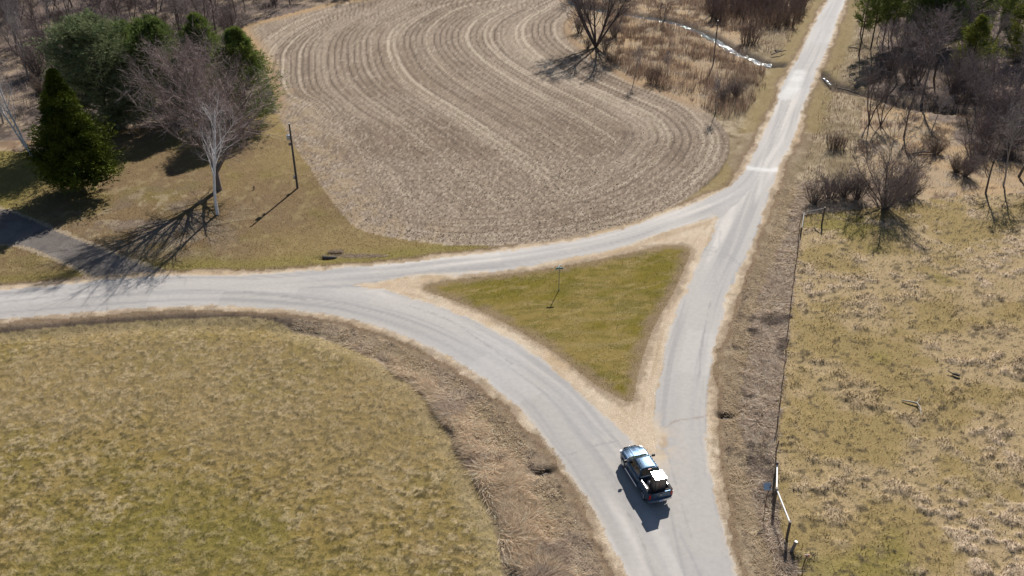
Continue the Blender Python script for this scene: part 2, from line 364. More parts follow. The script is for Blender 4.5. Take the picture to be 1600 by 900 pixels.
# driveway
dr = mix(np.tile(col(.125, .11, .10), (X.size, 1)), (.17, .15, .135), sst(.4, .7, n2)); dr = mix(dr, (.08, .072, .07), sst(.55, .75, n1)*.5)
alb = np.where((reg == R_DRIVE)[:, None], dr, alb)
alb = np.where(((reg == R_LAWN) & (dDr > -.5 + (n1-.5)*.8))[:, None], mix(alb, (.33, .27, .20), .7), alb)
# shoulders
rut = fbm(dA, aOut/25, .35, 3, 41)
sh = mix(sand, (.31, .235, .155), sst(.52, .7, rut)*.6); sh = mix(sh, (.48, .41, .32), sst(.32, .05, np.abs(dA + .12))*.4*sst(.4, .6, n1))
edge = np.where(dIn > 0, -dIsl, shw + dOut)                        # metres to the grass
sh = mix(sh, (.23, .175, .12), sst(.9, .1, edge + (n1-.5)*1.3 + (nf-.5)*.6)*.8)
sh = mix(sh, (.27, .22, .17), sst(.6, .7, nm)*((X < -3) & (Y < 84) & (dOut < 0))*.5)
alb = np.where((reg == R_SHO)[:, None], sh, alb)
alb = np.where(((reg == R_LAWN) | (reg == R_VERGE))[:, None], mix(alb, (.16, .11, .07), sst(.9, .2, -dOut - shw + (nf-.5)*.6)*.7), alb)
# asphalt
ac = np.tile(col(.340, .319, .300), (X.size, 1)); ac = mix(ac, (.325, .305, .285), sst(70, 50, Y)*.8)
lan = fbm(dOut, aOut/40, .6, 3, 51); lan2 = fbm(dOut, aOut/15, 1.6, 3, 52)
ac = mix(ac, (.225, .22, .218), sst(.50, .28, lan)*.62); ac = mix(ac, (.45, .42, .39), sst(.50, .74, lan2)*.85); ac = mix(ac, (.345, .34, .34), sst(.53, .7, n3)*.4)
pat = vn(np.floor(aOut/7.3), np.floor(dOut/2.9), 57); ac = mix(ac, (.29, .283, .28), sst(.80, .82, pat)*.30); ac = mix(ac, (.42, .40, .38), sst(.14, .12, pat)*.3)
for wt_ in (1.2, 2.7, 4.2): ac = mix(ac, (.27, .262, .258), np.exp(-((dOut-wt_)/.28)**2)*sst(.38, .6, fbm(aOut, dOut*3, 18, 3, 58))*.42)
ac = mix(ac, (.22, .21, .21), sst(.56, .68, lan)*np.exp(-((dOut-.75)/.45)**2)*((Y < 84) & (X < 0))*.8)
ac = mix(ac, (.44, .38, .30), sst(.35, .02, eA)*sst(.45, .65, nm)*.6)
def bezl(pts, wd_, c_, a_=.7, j=.25):
    d, s_ = pdist(X, Y, smooth(GP(pts), 4, False), False)
    k = sst(wd_, wd_*.35, d + (fbm(X, Y, .8, 2, 61)-.5)*j) * a_ * (fbm(s_, s_*0, 1.1, 2, 62)*.8+.4)
    return np.clip(k, 0, 1), c_
for pts, wd_, c_, a_ in [
    ([(640, 478), (700, 500), (760, 540), (800, 570)], .09, (.19, .185, .18), .6), ([(300, 455), (400, 458), (480, 470)], .09, (.20, .19, .19), .55), ([(1120, 440), (1108, 480), (1098, 530), (1092, 590)], .09, (.20, .19, .19), .55),
    ([(980, 800), (1000, 840), (1020, 890)], .10, (.21, .2, .2), .55), ([(1200, 235), (1215, 200), (1232, 165)], .14, (.2, .2, .2), .5), ([(905, 640), (930, 668), (965, 700)], .09, (.22, .21, .21), .5), ([(1040, 700), (1062, 780), (1080, 840)], .09, (.22, .21, .21), .45),
    ([(1020, 672), (1040, 668), (1055, 659), (1080, 655), (1103, 650)], .16, (.24, .20, .17), .8),
    ([(878, 713), (900, 708), (925, 699), (965, 690)], .10, (.22, .21, .21), .6),
    ([(1062, 835), (1075, 860), (1085, 880), (1096, 905)], .14, (.25, .24, .25), .6),
    ([(1112, 760), (1122, 810), (1134, 850), (1142, 890)], .12, (.27, .26, .26), .6),
    ([(1094, 620), (1093, 660), (1096, 700), (1102, 745)], .13, (.28, .27, .27), .5),
    ([(1083, 388), (1110, 392), (1140, 402), (1165, 418)], .22, (.24, .23, .23), .6),
    ([(1085, 396), (1112, 399), (1140, 406), (1160, 415)], .16, (.24, .23, .23), .55),
    ([(1080, 384), (1110, 386), (1130, 392), (1150, 410)], .16, (.24, .23, .23), .5),
    ([(1126, 360), (1124, 380), (1130, 395), (1150, 405)], .14, (.26, .25, .25), .4),
    ([(1105, 365), (1108, 380), (1116, 390), (1130, 397)], .14, (.26, .25, .25), .4),
    ([(1166, 262), (1185, 265), (1205, 266), (1218, 264)], .9, (.56, .55, .53), .8),
    ([(1225, 153), (1236, 140), (1245, 122), (1250, 112)], 1.7, (.53, .52, .50), .7),
    ([(1245, 98), (1262, 99), (1276, 100)], .3, (.26, .25, .25), .5),
    ([(1286, 26), (1310, 27)], .5, (.28, .27, .27), .5),
    ([(1120, 338), (1135, 320), (1160, 300), (1180, 285)], .8, (.33, .31, .30), .5),
    ([(1033, 375), (1060, 366), (1090, 352), (1116, 338)], .5, (.50, .42, .32), .5),
    ([(600, 440), (650, 430), (700, 428), (760, 424)], .4, (.50, .40, .28), .5)]:
    k, c_ = bezl(pts, wd_, c_, a_); ac = mix(ac, c_, k)
k, c_ = bezl([(1035, 681), (1037, 690), (1036, 695)], .55, (.34, .24, .14), .9, .2); ac = mix(ac, c_, k)
k, c_ = bezl([(1032, 705), (1033, 715)], .5, (.38, .29, .19), .8, .2); ac = mix(ac, c_, k)
m_ = reg == R_ROAD; alb = np.where(m_[:, None], ac, alb)
# sand drifting on to the asphalt round the southern tip of the triangle
tpx, tpy = G(1018, 688); tip = np.exp(-(((X-tpx)/1.5)**2 + ((Y-tpy)/3.2)**2)); alb = mix(alb, (.44, .355, .26), np.clip(tip*sst(.36, .52, n1)*1.2, 0, .85)*(dOut > 1.5))
# stream bed
bed = sst(2.6, 1.0, dSt + (n1-.5)*1.4); bed2 = sst(2.6, .9, dSt2 + (n1-.5)*1.6)
inw = (dOut < -1.0)
alb = np.where(inw[:, None], mix(alb, (.06, .048, .04), np.maximum(bed, bed2)*.85), alb)
alb = np.clip(alb * (1 + (nf-.5)*.28*(reg != R_ROAD))[:, None], .01, .8)
Z = np.zeros(X.size)
Z += np.where(dA > 0, .10*sst(0, 2.8, dA), 0)
Z -= .42*np.exp(-((dOut+3.4)/1.5)**2)*((dOut < 0) & (dF < 0) & (reg != R_LAWN))*(((Y < 86) & (X < 12)) | (X > 12))
Z += np.where(reg == R_PR, .20*sst(.48, .72, tus)*(.4+.6*sst(.4, .6, n2)) + .05*(nf-.5), 0)
Z += np.where(reg == R_PL, .12*(n1-.5) + .15*(np5-.5) + .06*(np6-.5), 0)
Z += np.where(reg == R_CROP, .02*(fine-.5) + .05*(nf-.5), 0)
Z += np.where((reg == R_VERGE) | (reg == R_MEAD), .18*(n1-.5)+.1*(nf-.5), 0)
Z += np.where(reg == R_WOOD, .3*(n1-.5), 0) + np.where((reg == R_ISL) | (reg == R_LAWN), .035*(nf-.5)+.03*(n1-.5), 0)
Z += np.where(belt & (reg != R_ROAD) & (reg != R_SHO), .25*sst(0, -1.2, dPL)*sst(-1, -3.5, dOut), 0)
Z -= np.where(inw, .80*np.exp(-((dSt + (n1-.5)*1.3)/1.25)**2) + .8*np.exp(-((dSt2 + (n1-.5)*1.5)/1.3)**2), 0)
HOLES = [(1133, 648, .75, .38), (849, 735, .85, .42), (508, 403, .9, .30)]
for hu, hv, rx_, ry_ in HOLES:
    gx_, gy_ = G(hu, hv); hd = ((X-gx_)/rx_)**2 + ((Y-gy_)/ry_)**2; Z -= .55*np.exp(-hd); alb = mix(alb, (.02, .016, .014), np.exp(-hd*1.2)*.9)  # dips with the shade of the hole painted into the albedo
Z = Z.astype(float)

VV = np.stack([X, Y, Z], 1)
ii = np.arange((NR-1)*(NC-1)); r_, c_ = ii // (NC-1), ii % (NC-1); b0 = r_*NC + c_
Q = np.stack([b0, b0+1, b0+NC+1, b0+NC], 1)
fr = reg[Q[:, 0]]
# pieces of verge that became tiny islands inside other regions are harmless; one object per region
names = {R_ROAD: ('road', 'pale grey worn asphalt roads meeting at the grass triangle', M_road), R_SHO: ('gravel_shoulder', 'sandy gravel shoulder along the asphalt', M_ground),
 R_CROP: ('crop_field', 'harvested cornfield with curving stubble rows', M_ground), R_LAWN: ('lawn', 'brownish mown lawn around the pines', M_ground),
 R_ISL: ('grass_island', 'olive green grass triangle between the three roads', M_ground), R_PL: ('pasture', 'short olive brown pasture in the lower left', M_ground),
 R_PR: ('pasture', 'tufted pasture behind the wire fence on the right', M_ground), R_VERGE: ('roadside_verge', 'brown grassy verge and ditch beside the road', M_ground),
 R_DRIVE: ('driveway', 'dark asphalt driveway leading off to the left', M_ground), R_MEAD: ('meadow_ground', 'tan rough ground of the wet meadow', M_ground), R_WOOD: ('woodland_floor', 'brown leafy floor under the bare trees', M_ground)}
for k, (nm_, lb, mt) in names.items():
    f = Q[fr == k]; uq, inv = np.unique(f.ravel(), return_inverse=True)
    o = tris(nm_, VV[uq], inv.reshape(-1, 4), alb[uq], mt, sm=True); tag(o, lb, kind='structure')
bm = BM(); s_ = 3000
v_ = [bm.verts.new(p) for p in ((-s_, -s_, -1.6), (s_, -s_, -1.6), (s_, s_, -1.6), (-s_, s_, -1.6))]; bm.faces.new(v_)
tag(bobj('ground', bm, plain('far_soil', (.16, .125, .08), .95, var=.3, bscale=.05)), 'wide brown countryside beyond the fields', kind='structure')

def look(x, y):
    """grid index of the terrain vertex nearest to (x, y)"""
    x = np.asarray(x, float); y = np.asarray(y, float); d = cp*y + sp*CAM_H
    u = 800 + FPX*x/d; v = 450 - FPX*(sp*y - cp*CAM_H)/d
    c = np.clip(np.rint((u-us[0])/(us[1]-us[0])), 0, NC-1).astype(int); r = np.clip(np.rint((v-vs_[0])/(vs_[1]-vs_[0])), 0, NR-1).astype(int)
    return r*NC + c
def hz(x, y): return float(Z[look(x, y)])

# stream water: a flowing sheet in the bed
def ribbon(name, P, wd_, z, m):
    V = []; F = []
    for i, p in enumerate(P):
        a = P[max(i-1, 0)]; b = P[min(i+1, len(P)-1)]; d = (b-a)/np.linalg.norm(b-a); n = np.array([-d[1], d[0]])
        ww = wd_*(.8+.4*hsh(np.array([i]), np.array([3]), 5)[0])
        V += [(*(p+n*ww), z), (*(p-n*ww), z)]
        if i: k = 2*i; F.append((k-2, k-1, k+1, k))
    o = tris(name, np.array(V), np.array(F), None, m); return tag(o, kind='structure')
mw, t, b = mat('creek_water'); b.inputs['Base Color'].default_value = (.02, .03, .035, 1); b.inputs['Roughness'].default_value = .08; b.inputs['Specular IOR Level'].default_value = .8; b.inputs['IOR'].default_value = 1.4
geo = t.nodes.new('ShaderNodeNewGeometry'); n = t.nodes.new('ShaderNodeTexNoise'); n.inputs['Scale'].default_value = .9; n.inputs['Detail'].default_value = 5
bp = t.nodes.new('ShaderNodeBump'); bp.inputs['Strength'].default_value = .9; bp.inputs['Distance'].default_value = .3
t.links.new(geo.outputs['Position'], n.inputs['Vector']); t.links.new(n.outputs[0], bp.inputs['Height']); t.links.new(bp.outputs[0], b.inputs['Normal'])
i0 = [i for i, p in enumerate(P_st)]
tag(ribbon('stream', P_st[:-2], 1.0, -.50, mw), 'narrow glinting creek winding through the wet meadow')
tag(ribbon('stream', P_st2[1:5], .22, -.62, mw), 'short dark reach of the creek right of the road')

# ------------------------------------------------------------------ loose plant matter nobody could count
RG = np.random.default_rng(7)
def blades(name, label, x, y, ln, wd_, lean, az, colr, cat, mat_=None, zoff=0., tipk=.45, parent=None):
    """two-triangle stalks: root at (x, y), length ln, width wd_, lean from vertical, heading az"""
    n = len(x); z = Z[look(x, y)] - .02 + zoff
    hx, hy = np.cos(az), np.sin(az); px, py = -hy, hx
    r = RG.random(n)*math.pi; wx = px*np.cos(r) ; wy = py*np.cos(r); wz = np.sin(r)*.6
    V = np.empty((n, 5, 3)); sl, cl = np.sin(lean), np.cos(lean)
    for k, (t_, w_) in enumerate(((0, 1), (0, -1), (tipk, .8), (tipk, -.8), (1, 0))):
        bend = t_*(1 + .5*t_) / 1.5
        V[:, k, 0] = x + ln*sl*hx*bend + wx*wd_*w_*.5; V[:, k, 1] = y + ln*sl*hy*bend + wy*wd_*w_*.5; V[:, k, 2] = z + ln*cl*t_*(1-.15*t_) + wz*wd_*w_*.5
    b_ = np.arange(n)[:, None]*5
    F = np.concatenate([b_+np.array([[0, 1, 3]]), b_+np.array([[0, 3, 2]]), b_+np.array([[2, 3, 4]])], 1).reshape(-1, 3)
    o = tris(name, V.reshape(-1, 3), F, np.repeat(colr, 5, 0), mat_ or M_grass)
    return tag(o, label, cat, kind='stuff')
def scatter(n, x0, x1, y0, y1, fn):
    x = RG.uniform(x0, x1, n); y = RG.uniform(y0, y1, n); k = look(x, y)
    p = fn(k, x, y); m = RG.random(n) < p
    return x[m], y[m], k[m]
def tint(n, cols, v=.2):
    c = np.array(cols)[RG.integers(0, len(cols), n)]
    return np.clip(c * RG.uniform(1-v, 1+v, n)[:, None], .01, .8)
STRAW = [(.70, .57, .43), (.60, .47, .34), (.80, .69, .55), (.46, .35, .24), (.66, .53, .37)]
nmv = nm; n1v = n1; n2v = n2
beltd = np.where(dPL < 0, 1, 0) * (dOut < -1.5) * (X < 14) * (Y < 84)
def f(k, x, y): return beltd[k] * sst(-.1, -.8, dPL[k]) * (.35 + .65*sst(.35, .6, n1v[k]))
x, y, k = scatter(900000, -22, 14, 38, 83, f)
m = RG.random(len(x)) < np.where(dOut[k] > -3.6, .45, 1); x, y, k = x[m], y[m], k[m]
n = len(x); az = 2*math.pi*fbm(x, y, 3.0, 2, 71)*1.6 + RG.normal(0, .6, n)
tall = .34 + .8*sst(-2.4, -4.8, dOut[k])
c = tint(n, STRAW); c = mix(c, (.36, .29, .26), sst(.54, .72, nmv[k])*.55)
blades('tall_grass', 'tall matted dead grass between the road curve and the left pasture', x, y, tall*RG.uniform(.5, 1.1, n), RG.uniform(.03, .06, n), RG.uniform(1.0, 1.5, n), az, c, 'grass')
print('belt', n)
fenceX = lambda yy: np.interp(yy, [G(*p)[1] for p in [(1246, 900), (1211, 725), (1218, 633), (1228, 544), (1240, 437), (1250, 336)]], [G(*p)[0] for p in [(1246, 900), (1211, 725), (1218, 633), (1228, 544), (1240, 437), (1250, 336)]])
def f(k, x, y): return (dOut[k] < -1.4) * (x > 12) * (dPR[k] < .2) * (reg[k] != R_PR) * (dF[k] < -9) * np.where(dOut[k] > -3, .5, .55 + .45*sst(.4, .6, n1v[k]))
x, y, k = scatter(1050000, 12, 50, 38, 112, f); m = RG.random(len(x)) < np.clip(60/y, 0, 1)**1.2; x, y, k = x[m], y[m], k[m]
n = len(x); az = 2*math.pi*fbm(x, y, 2.2, 2, 73)*1.8 + RG.normal(0, .7, n)
GREYS = [(.66, .55, .45), (.55, .45, .36), (.80, .69, .58), (.40, .31, .24)]
c = tint(n, GREYS); c = mix(c, (.60, .48, .33), sst(-3.6, -2.4, dOut[k])*.7); c = mix(c, (.15, .115, .10), sst(.58, .70, nmv[k])*.7)
blades('tall_grass', 'tangled grey brown dead grass between the road and the wire fence', x, y, RG.uniform(.25, .95, n)*np.where(dOut[k] > -3, .5, 1), RG.uniform(.03, .06, n)*(y/60)**.5, RG.uniform(.95, 1.5, n), az, c, 'grass')
print('right verge', n)
# pasture and verge tufts
def f(k, x, y): return ((reg[k] == R_PL) * (.25 + .75*sst(.42, .62, np5[k])))
x, y, k = scatter(380000, -52, 14, 38, 84, f); n = len(x)
c = np.clip(alb[k] * RG.uniform(.55, 1.45, n)[:, None], 0, .6)
blades('pasture_grass', 'short olive and straw tufts all over the lower left pasture', x, y, RG.uniform(.05, .19, n), RG.uniform(.03, .065, n), RG.uniform(.5, 1.4, n), RG.uniform(0, 6.3, n), c, 'grass')
print('PL', n)
def f(k, x, y): return ((reg[k] == R_PR) * (.15 + .85*sst(.5, .68, tus[k])*(.3+.7*sst(.4, .6, n2v[k]))))
x, y, k = scatter(520000, 18, 78, 38, 114, f); m = RG.random(len(x)) < np.clip(62/y, 0, 1); x, y, k = x[m], y[m], k[m]; n = len(x)
c = np.clip(alb[k] * RG.uniform(.7, 1.3, n)[:, None], 0, .6)
blades('pasture_grass', 'pale bleached tufts dotted over the right hand pasture', x, y, RG.uniform(.1, .34, n), RG.uniform(.035, .08, n)*(y/60)**.4, RG.uniform(.4, 1.4, n), RG.normal(.3, 1.2, n), c, 'grass')
print('PR', n)
def f(k, x, y): return (reg[k] == R_ISL) * (.3+.7*sst(.4, .6, streak[k]))
x, y, k = scatter(110000, -12, 22, 64, 92, f); n = len(x); c = np.clip(alb[k]*RG.uniform(.55, 1.35, n)[:, None], 0, .6)
blades('short_grass', 'short olive grass covering the triangle between the roads', x, y, RG.uniform(.05, .17, n), RG.uniform(.03, .06, n), RG.uniform(.4, 1.4, n), RG.normal(.45, .5, n), c, 'grass')
def f(k, x, y): return (reg[k] == R_LAWN) * np.clip(1.1-(y-85)/60, .15, 1)
x, y, k = scatter(260000, -75, 5, 84, 132, f); n = len(x); c = np.clip(alb[k]*RG.uniform(.6, 1.5, n)[:, None], 0, .6)
blades('short_grass', 'brownish short grass and leaf litter of the lawn by the driveway', x, y, RG.uniform(.05, .2, n), RG.uniform(.04, .08, n), RG.uniform(.5, 1.4, n), RG.uniform(0, 6.3, n), c, 'grass')
def f(k, x, y): return ((reg[k] == R_VERGE)) * (dOut[k] > -5) * .8
x, y, k = scatter(300000, -60, 70, 38, 150, f); m = RG.random(len(x)) < np.clip(60/y, 0, 1)**1.3; x, y, k = x[m], y[m], k[m]; n = len(x); c = np.clip(alb[k]*RG.uniform(.8, 1.9, n)[:, None], 0, .7)
blades('verge_grass', 'brown mown grass of the road verges', x, y, RG.uniform(.06, .28, n), RG.uniform(.03, .07, n)*(y/60)**.4, RG.uniform(.4, 1.4, n), RG.uniform(0, 6.3, n), c, 'grass')
# corn litter: flat husks lying on the near rows
def f(k, x, y): return (dF[k] > .2) * np.clip((150-y)/60, 0, 1) * (.4+.6*sst(.45, .6, band[k]))
x, y, k = scatter(130000, -48, 45, 92, 150, f); n = len(x)
c = tint(n, [(.42, .35, .27), (.30, .24, .18), (.10, .075, .06), (.55, .48, .39), (.14, .105, .08), (.22, .17, .13)])
blades('corn_stubble', 'pale husks and stalk ends littering the harvested rows', x, y, RG.uniform(.12, .4, n), RG.uniform(.06, .13, n), RG.uniform(.9, 1.5, n), RG.uniform(0, 6.3, n), c, 'corn stubble')
print('corn', n)

# ------------------------------------------------------------------ plants with stems: vectorised branching
def norm(a): return a / np.maximum(np.linalg.norm(a, axis=-1, keepdims=True), 1e-9)
def perp(d):
    r = np.where(np.abs(d[:, 2:3]) < .9, np.array([[0, 0, 1.]]), np.array([[1., 0, 0]])); u = norm(np.cross(d, r)); return u, np.cross(d, u)
class Br:
    """a batch of branches: polyline points (n, k+1, 3) and radii (n, k+1)"""
    def __init__(s, rng, p0, d0, L, r0, r1, k=4, up=0., wob=.15):
        n = len(p0); s.P = np.zeros((n, k+1, 3)); s.P[:, 0] = p0; d = norm(d0)
        for i in range(k):
            d = norm(d + rng.normal(0, wob, (n, 3)) + np.array([0, 0, up]) / k)
            s.P[:, i+1] = s.P[:, i] + d * (L / k)[:, None]
        t = np.linspace(0, 1, k+1); s.R = r0[:, None]*(1-t) + r1[:, None]*t; s.L = L; s.n = n; s.k = k
    def children(s, rng, per, t0, t1, ang, aj, ratio, rr, tap=.3, k=3, up=0., wob=.15, lenf=None, bias=0., jl=.25):
        n = s.n*per; pi = np.repeat(np.arange(s.n), per)
        t = t0 + (t1-t0)*((np.tile(np.arange(per), s.n) + rng.random(n))/per)
        ft = t*s.k; i = np.minimum(ft.astype(int), s.k-1); fr_ = (ft-i)[:, None]
        p = s.P[pi, i]*(1-fr_) + s.P[pi, i+1]*fr_; d = norm(s.P[pi, i+1]-s.P[pi, i])
        u, v = perp(d); az = rng.random(n)*2*math.pi
        a = np.clip(rng.normal(ang, aj, n), .1, 2.2)
        dd = d*np.cos(a)[:, None] + (u*np.cos(az)[:, None] + v*np.sin(az)[:, None])*np.sin(a)[:, None] + np.array([0, 0, bias])
        L = s.L[pi]*ratio*rng.uniform(1-jl, 1+jl, n)*(lenf(t) if lenf else 1)
        r = (s.R[pi, i]*(1-fr_[:, 0]) + s.R[pi, i+1]*fr_[:, 0])*rr
        c = Br(rng, p, dd, L, r, r*tap, k, up, wob); return c
    def tube(s, m=3, minr=.012):
        n, k1 = s.P.shape[:2]; d = norm(s.P[:, -1]-s.P[:, 0]); u, v = perp(d); R = np.maximum(s.R, minr)
        a = np.arange(m)*2*math.pi/m
        off = u[:, None, None]*np.cos(a)[None, None, :, None] + v[:, None, None]*np.sin(a)[None, None, :, None]
        V = s.P[:, :, None] + off*R[:, :, None, None]
        b = (np.arange(n)*k1*m)[:, None, None, None]; i = (np.arange(k1-1)*m)[None, :, None, None]; j = np.arange(m)[None, None, :, None]; j2 = (j+1) % m
        A = b+i+j; B = b+i+j2; Cc = b+i+m+j2; D = b+i+m+j
        F = np.concatenate([np.concatenate([A, B, Cc], 3).reshape(-1, 3), np.concatenate([A, Cc, D], 3).reshape(-1, 3)])
        return V.reshape(-1, 3), F
    def sliver(s, w_):
        """ribbons with a pointed end, random facing"""
        n, k1 = s.P.shape[:2]; d = norm(s.P[:, -1]-s.P[:, 0]); u, v = perp(d); a = (np.arange(n)*2.399)[:, None]; o = (u*np.cos(a) + v*np.sin(a))*w_*.5
        V = np.stack([s.P[:, 0]-o, s.P[:, 0]+o, s.P[:, -1]], 1).reshape(-1, 3)
        if k1 > 2:
            mid = s.P[:, k1//2]; V = np.stack([s.P[:, 0]-o, s.P[:, 0]+o, mid+o*.7, mid-o*.7, s.P[:, -1]], 1).reshape(-1, 3)
            b = (np.arange(n)*5)[:, None]; F = np.concatenate([b+np.array([[0, 1, 2]]), b+np.array([[0, 2, 3]]), b+np.array([[3, 2, 4]])], 1).reshape(-1, 3)
            return V, F
        return V, np.arange(n*3).reshape(-1, 3)
def join(parts):
    Vs, Fs, Cs, o = [], [], [], 0
    for V, F, c in parts:
        Vs.append(V); Fs.append(F+o); Cs.append(np.tile(np.array(c), (len(V), 1)) if np.ndim(c) == 1 else c); o += len(V)
    return np.concatenate(Vs), np.concatenate(Fs), np.concatenate(Cs)
def bare_tree(seed, H, r0, trunk=.8, n1_=14, t0=.25, ang=.75, ratio=.42, n2_=7, n3_=6, n4_=5, up=.5, wig=.12, cb=(.13, .10, .085), ct=(.15, .115, .11), lean=(0, 0), tw=.028, stems=1, spread=.35, droop=0., shape=None):
    rng = np.random.default_rng(seed)
    if stems > 1:
        a = rng.random(stems)*.8 + np.arange(stems)*2*math.pi/stems; d = np.stack([np.cos(a)*spread, np.sin(a)*spread, np.ones(stems)], 1)*1. + np.array([*lean, 0])
        T = Br(rng, np.zeros((stems, 3)), d, np.full(stems, H*trunk)*rng.uniform(.75, 1.1, stems), np.full(stems, r0), np.full(stems, r0*.2), 6, up*.3, wig*.6)
    else: T = Br(rng, np.zeros((1, 3)), np.array([[*lean, 1.]]), np.array([H*trunk]), np.array([r0]), np.array([r0*.22]), 8, .1, wig*.45)
    lf = shape or (lambda t: 1.15 - .75*np.maximum(0, (t-t0)/(1-t0))**1.3)
    A = T.children(rng, n1_, t0, .98, ang, .15, ratio, .55, .25, 5, up, wig, lf)
    B = A.children(rng, n2_, .2, 1., .65, .2, .45, .6, .3, 3, up*.5-droop, wig)
    D = B.children(rng, n3_, .15, 1., .65, .25, .5, .6, .4, 2, up*.3-droop, wig)
    E_ = D.children(rng, n4_, .1, 1., .6, .25, .6, .6, .4, 1, -droop, .1)
    wood = join([(*T.tube(7), cb), (*A.tube(4), cb)])
    tw_ = join([(*B.tube(3, .014), mixc(cb, ct, .5)), (*D.sliver(tw*1.25), ct), (*E_.sliver(tw), ct)])
    return wood, tw_
def mixc(a, b, t): return tuple(np.array(a)*(1-t)+np.array(b)*t)
def mk_tree(name, wood, crown, wname='trunk', cname='crown', cm=None):
    e = empty(name, (0, 0, 0)); tris(wname, *wood, M_bark, e, sm=True)
    tris(cname, *crown, cm or M_bark, e); return e
def put(e, x, y, rz=0, s=1., first=None, label=None, group=None, cat=None, sink=.05, sxy=None):
    """place a thing the first time, copy it with its parts afterwards"""
    if e.get('used'):
        r = e.copy(); C.objects.link(r)
        for ch in list(e.children):
            c_ = ch.copy(); C.objects.link(c_); c_.parent = r
        for kk in ('label', 'group', 'category'):
            if kk in r: del r[kk]
    else: r = e
    e['used'] = 1
    r.location = (x, y, hz(x, y)-sink); r.rotation_euler = (0, 0, rz); r.scale = (sxy or s, sxy or s, s)
    tag(r, label, cat, group); return r
def done(es):
    for e in es:
        if 'used' in e: del e['used']

# needles: sprays of small leaf-sized faces
def sprays(rng, P, D, size, n, colf, flat=.35, w_=.16):
    """n thin triangles round every point P, heading roughly along D"""
    N = len(P)*n; p = np.repeat(P, n, 0); d = norm(np.repeat(D, n, 0)*1.1 + rng.normal(0, .62, (N, 3))*np.array([1, 1, flat+.35]))
    p = p + rng.normal(0, size*.3, (N, 3))*np.array([1, 1, flat])
    L = size*rng.uniform(.6, 1.3, N); u, v = perp(d); a = rng.random(N)*math.pi; o = (u*np.cos(a)[:, None] + v*np.sin(a)[:, None])*(L*w_)[:, None]
    V = np.stack([p-o*.5, p+o*.5, p+d*L[:, None]], 1); c = colf(p, N)
    return V.reshape(-1, 3), np.arange(N*3).reshape(-1, 3), np.repeat(c, 3, 0)
def pine(seed, H, R, t0=.12, c0=(.055, .085, .03), c1=(.095, .12, .04), dens=1.8, whorl=.5, rad=None, tuft=.55, drop=.0, nb=8, per=15, w_=.17, upt=.25):
    rng = np.random.default_rng(seed); T = Br(rng, np.zeros((1, 3)), np.array([[0, 0, 1.]]), np.array([H]), np.array([H*.017]), np.array([.03]), 8, .0, .02)
    zs = np.arange(t0*H, H*.985, whorl); nbt = nb*len(zs); z = np.repeat(zs, nb) + rng.normal(0, .15, nbt)
    t = np.clip((z/H - t0)/(1-t0), 0, 1); rad = rad or (lambda t: np.clip(1.25*(1-t)**.75, 0, 1)*np.clip(.55+t*2.2, 0, 1))
    a = rng.random(nbt)*2*math.pi; lump = .65 + .7*vn(a*1.1+seed, z*.38, seed)
    L = R*rad(t)*lump*rng.uniform(.8, 1.12, nbt) + .25
    d = np.stack([np.cos(a), np.sin(a), .1+.75*t-drop*(1-t)], 1)
    B = Br(rng, np.stack([z*0, z*0, z], 1), d, L, np.full(nbt, .05)*(1.2-t*.7), np.full(nbt, .012), 4, upt, .06)
    n = int(per*dens); ch = B.children(rng, n, .28, 1., .75, .25, .22, .4, .4, 1, .1, .1, None, .05)
    lev = vn(ch.P[:, 1, 0]*.9+seed, ch.P[:, 1, 1]*.9+ch.P[:, 1, 2]*.7, 5)
    def cf(p, N):
        m_ = vn(p[:, 0]*.8+seed, p[:, 2]*.8+p[:, 1]*.6, 9)[:, None]; c = np.array(c0)*(1-m_)+np.array(c1)*m_
        return np.clip(c*rng.uniform(.7, 1.35, (N, 1)), .005, 1)
    tips = sprays(rng, ch.P[:, -1], norm(ch.P[:, -1]-ch.P[:, 0]), tuft, 5, cf, .35, w_)
    mids = sprays(rng, ch.P[:, 0], norm(ch.P[:, -1]-ch.P[:, 0]), tuft, 3, cf, .35, w_)
    wood = join([(*T.tube(7), (.10, .075, .055)), (*B.tube(3), (.09, .07, .05))])
    return wood, join([tips, mids])
def shrub(seed, H, R, n, ct, n2_=5, n3_=4, w_=.03, up=.3, base=.3, arch=0.):
    rng = np.random.default_rng(seed); a = rng.random(n)*2*math.pi; s_ = np.sqrt(rng.random(n)); d = np.stack([np.cos(a)*s_*R/H, np.sin(a)*s_*R/H, np.ones(n)], 1)
    T = Br(rng, np.stack([np.cos(a)*s_*base, np.sin(a)*s_*base, a*0], 1), d, H*rng.uniform(.6, 1.1, n)*np.sqrt(1+(s_*R/H)**2)*.9, np.full(n, .035), np.full(n, .01), 4, up-arch*s_.mean(), .1)
    A = T.children(rng, n2_, .2, 1, .5, .2, .45, .6, .4, 2, up*.3, .15); B = A.children(rng, n3_, .1, 1, .5, .25, .55, .6, .4, 1, 0, .1)
    return (*T.tube(3, .013), np.tile(np.array(mixc(ct, (.08, .065, .055), .4)), (T.n*5*3, 1))), join([(*A.sliver(w_*1.2), ct), (*B.sliver(w_), ct)])

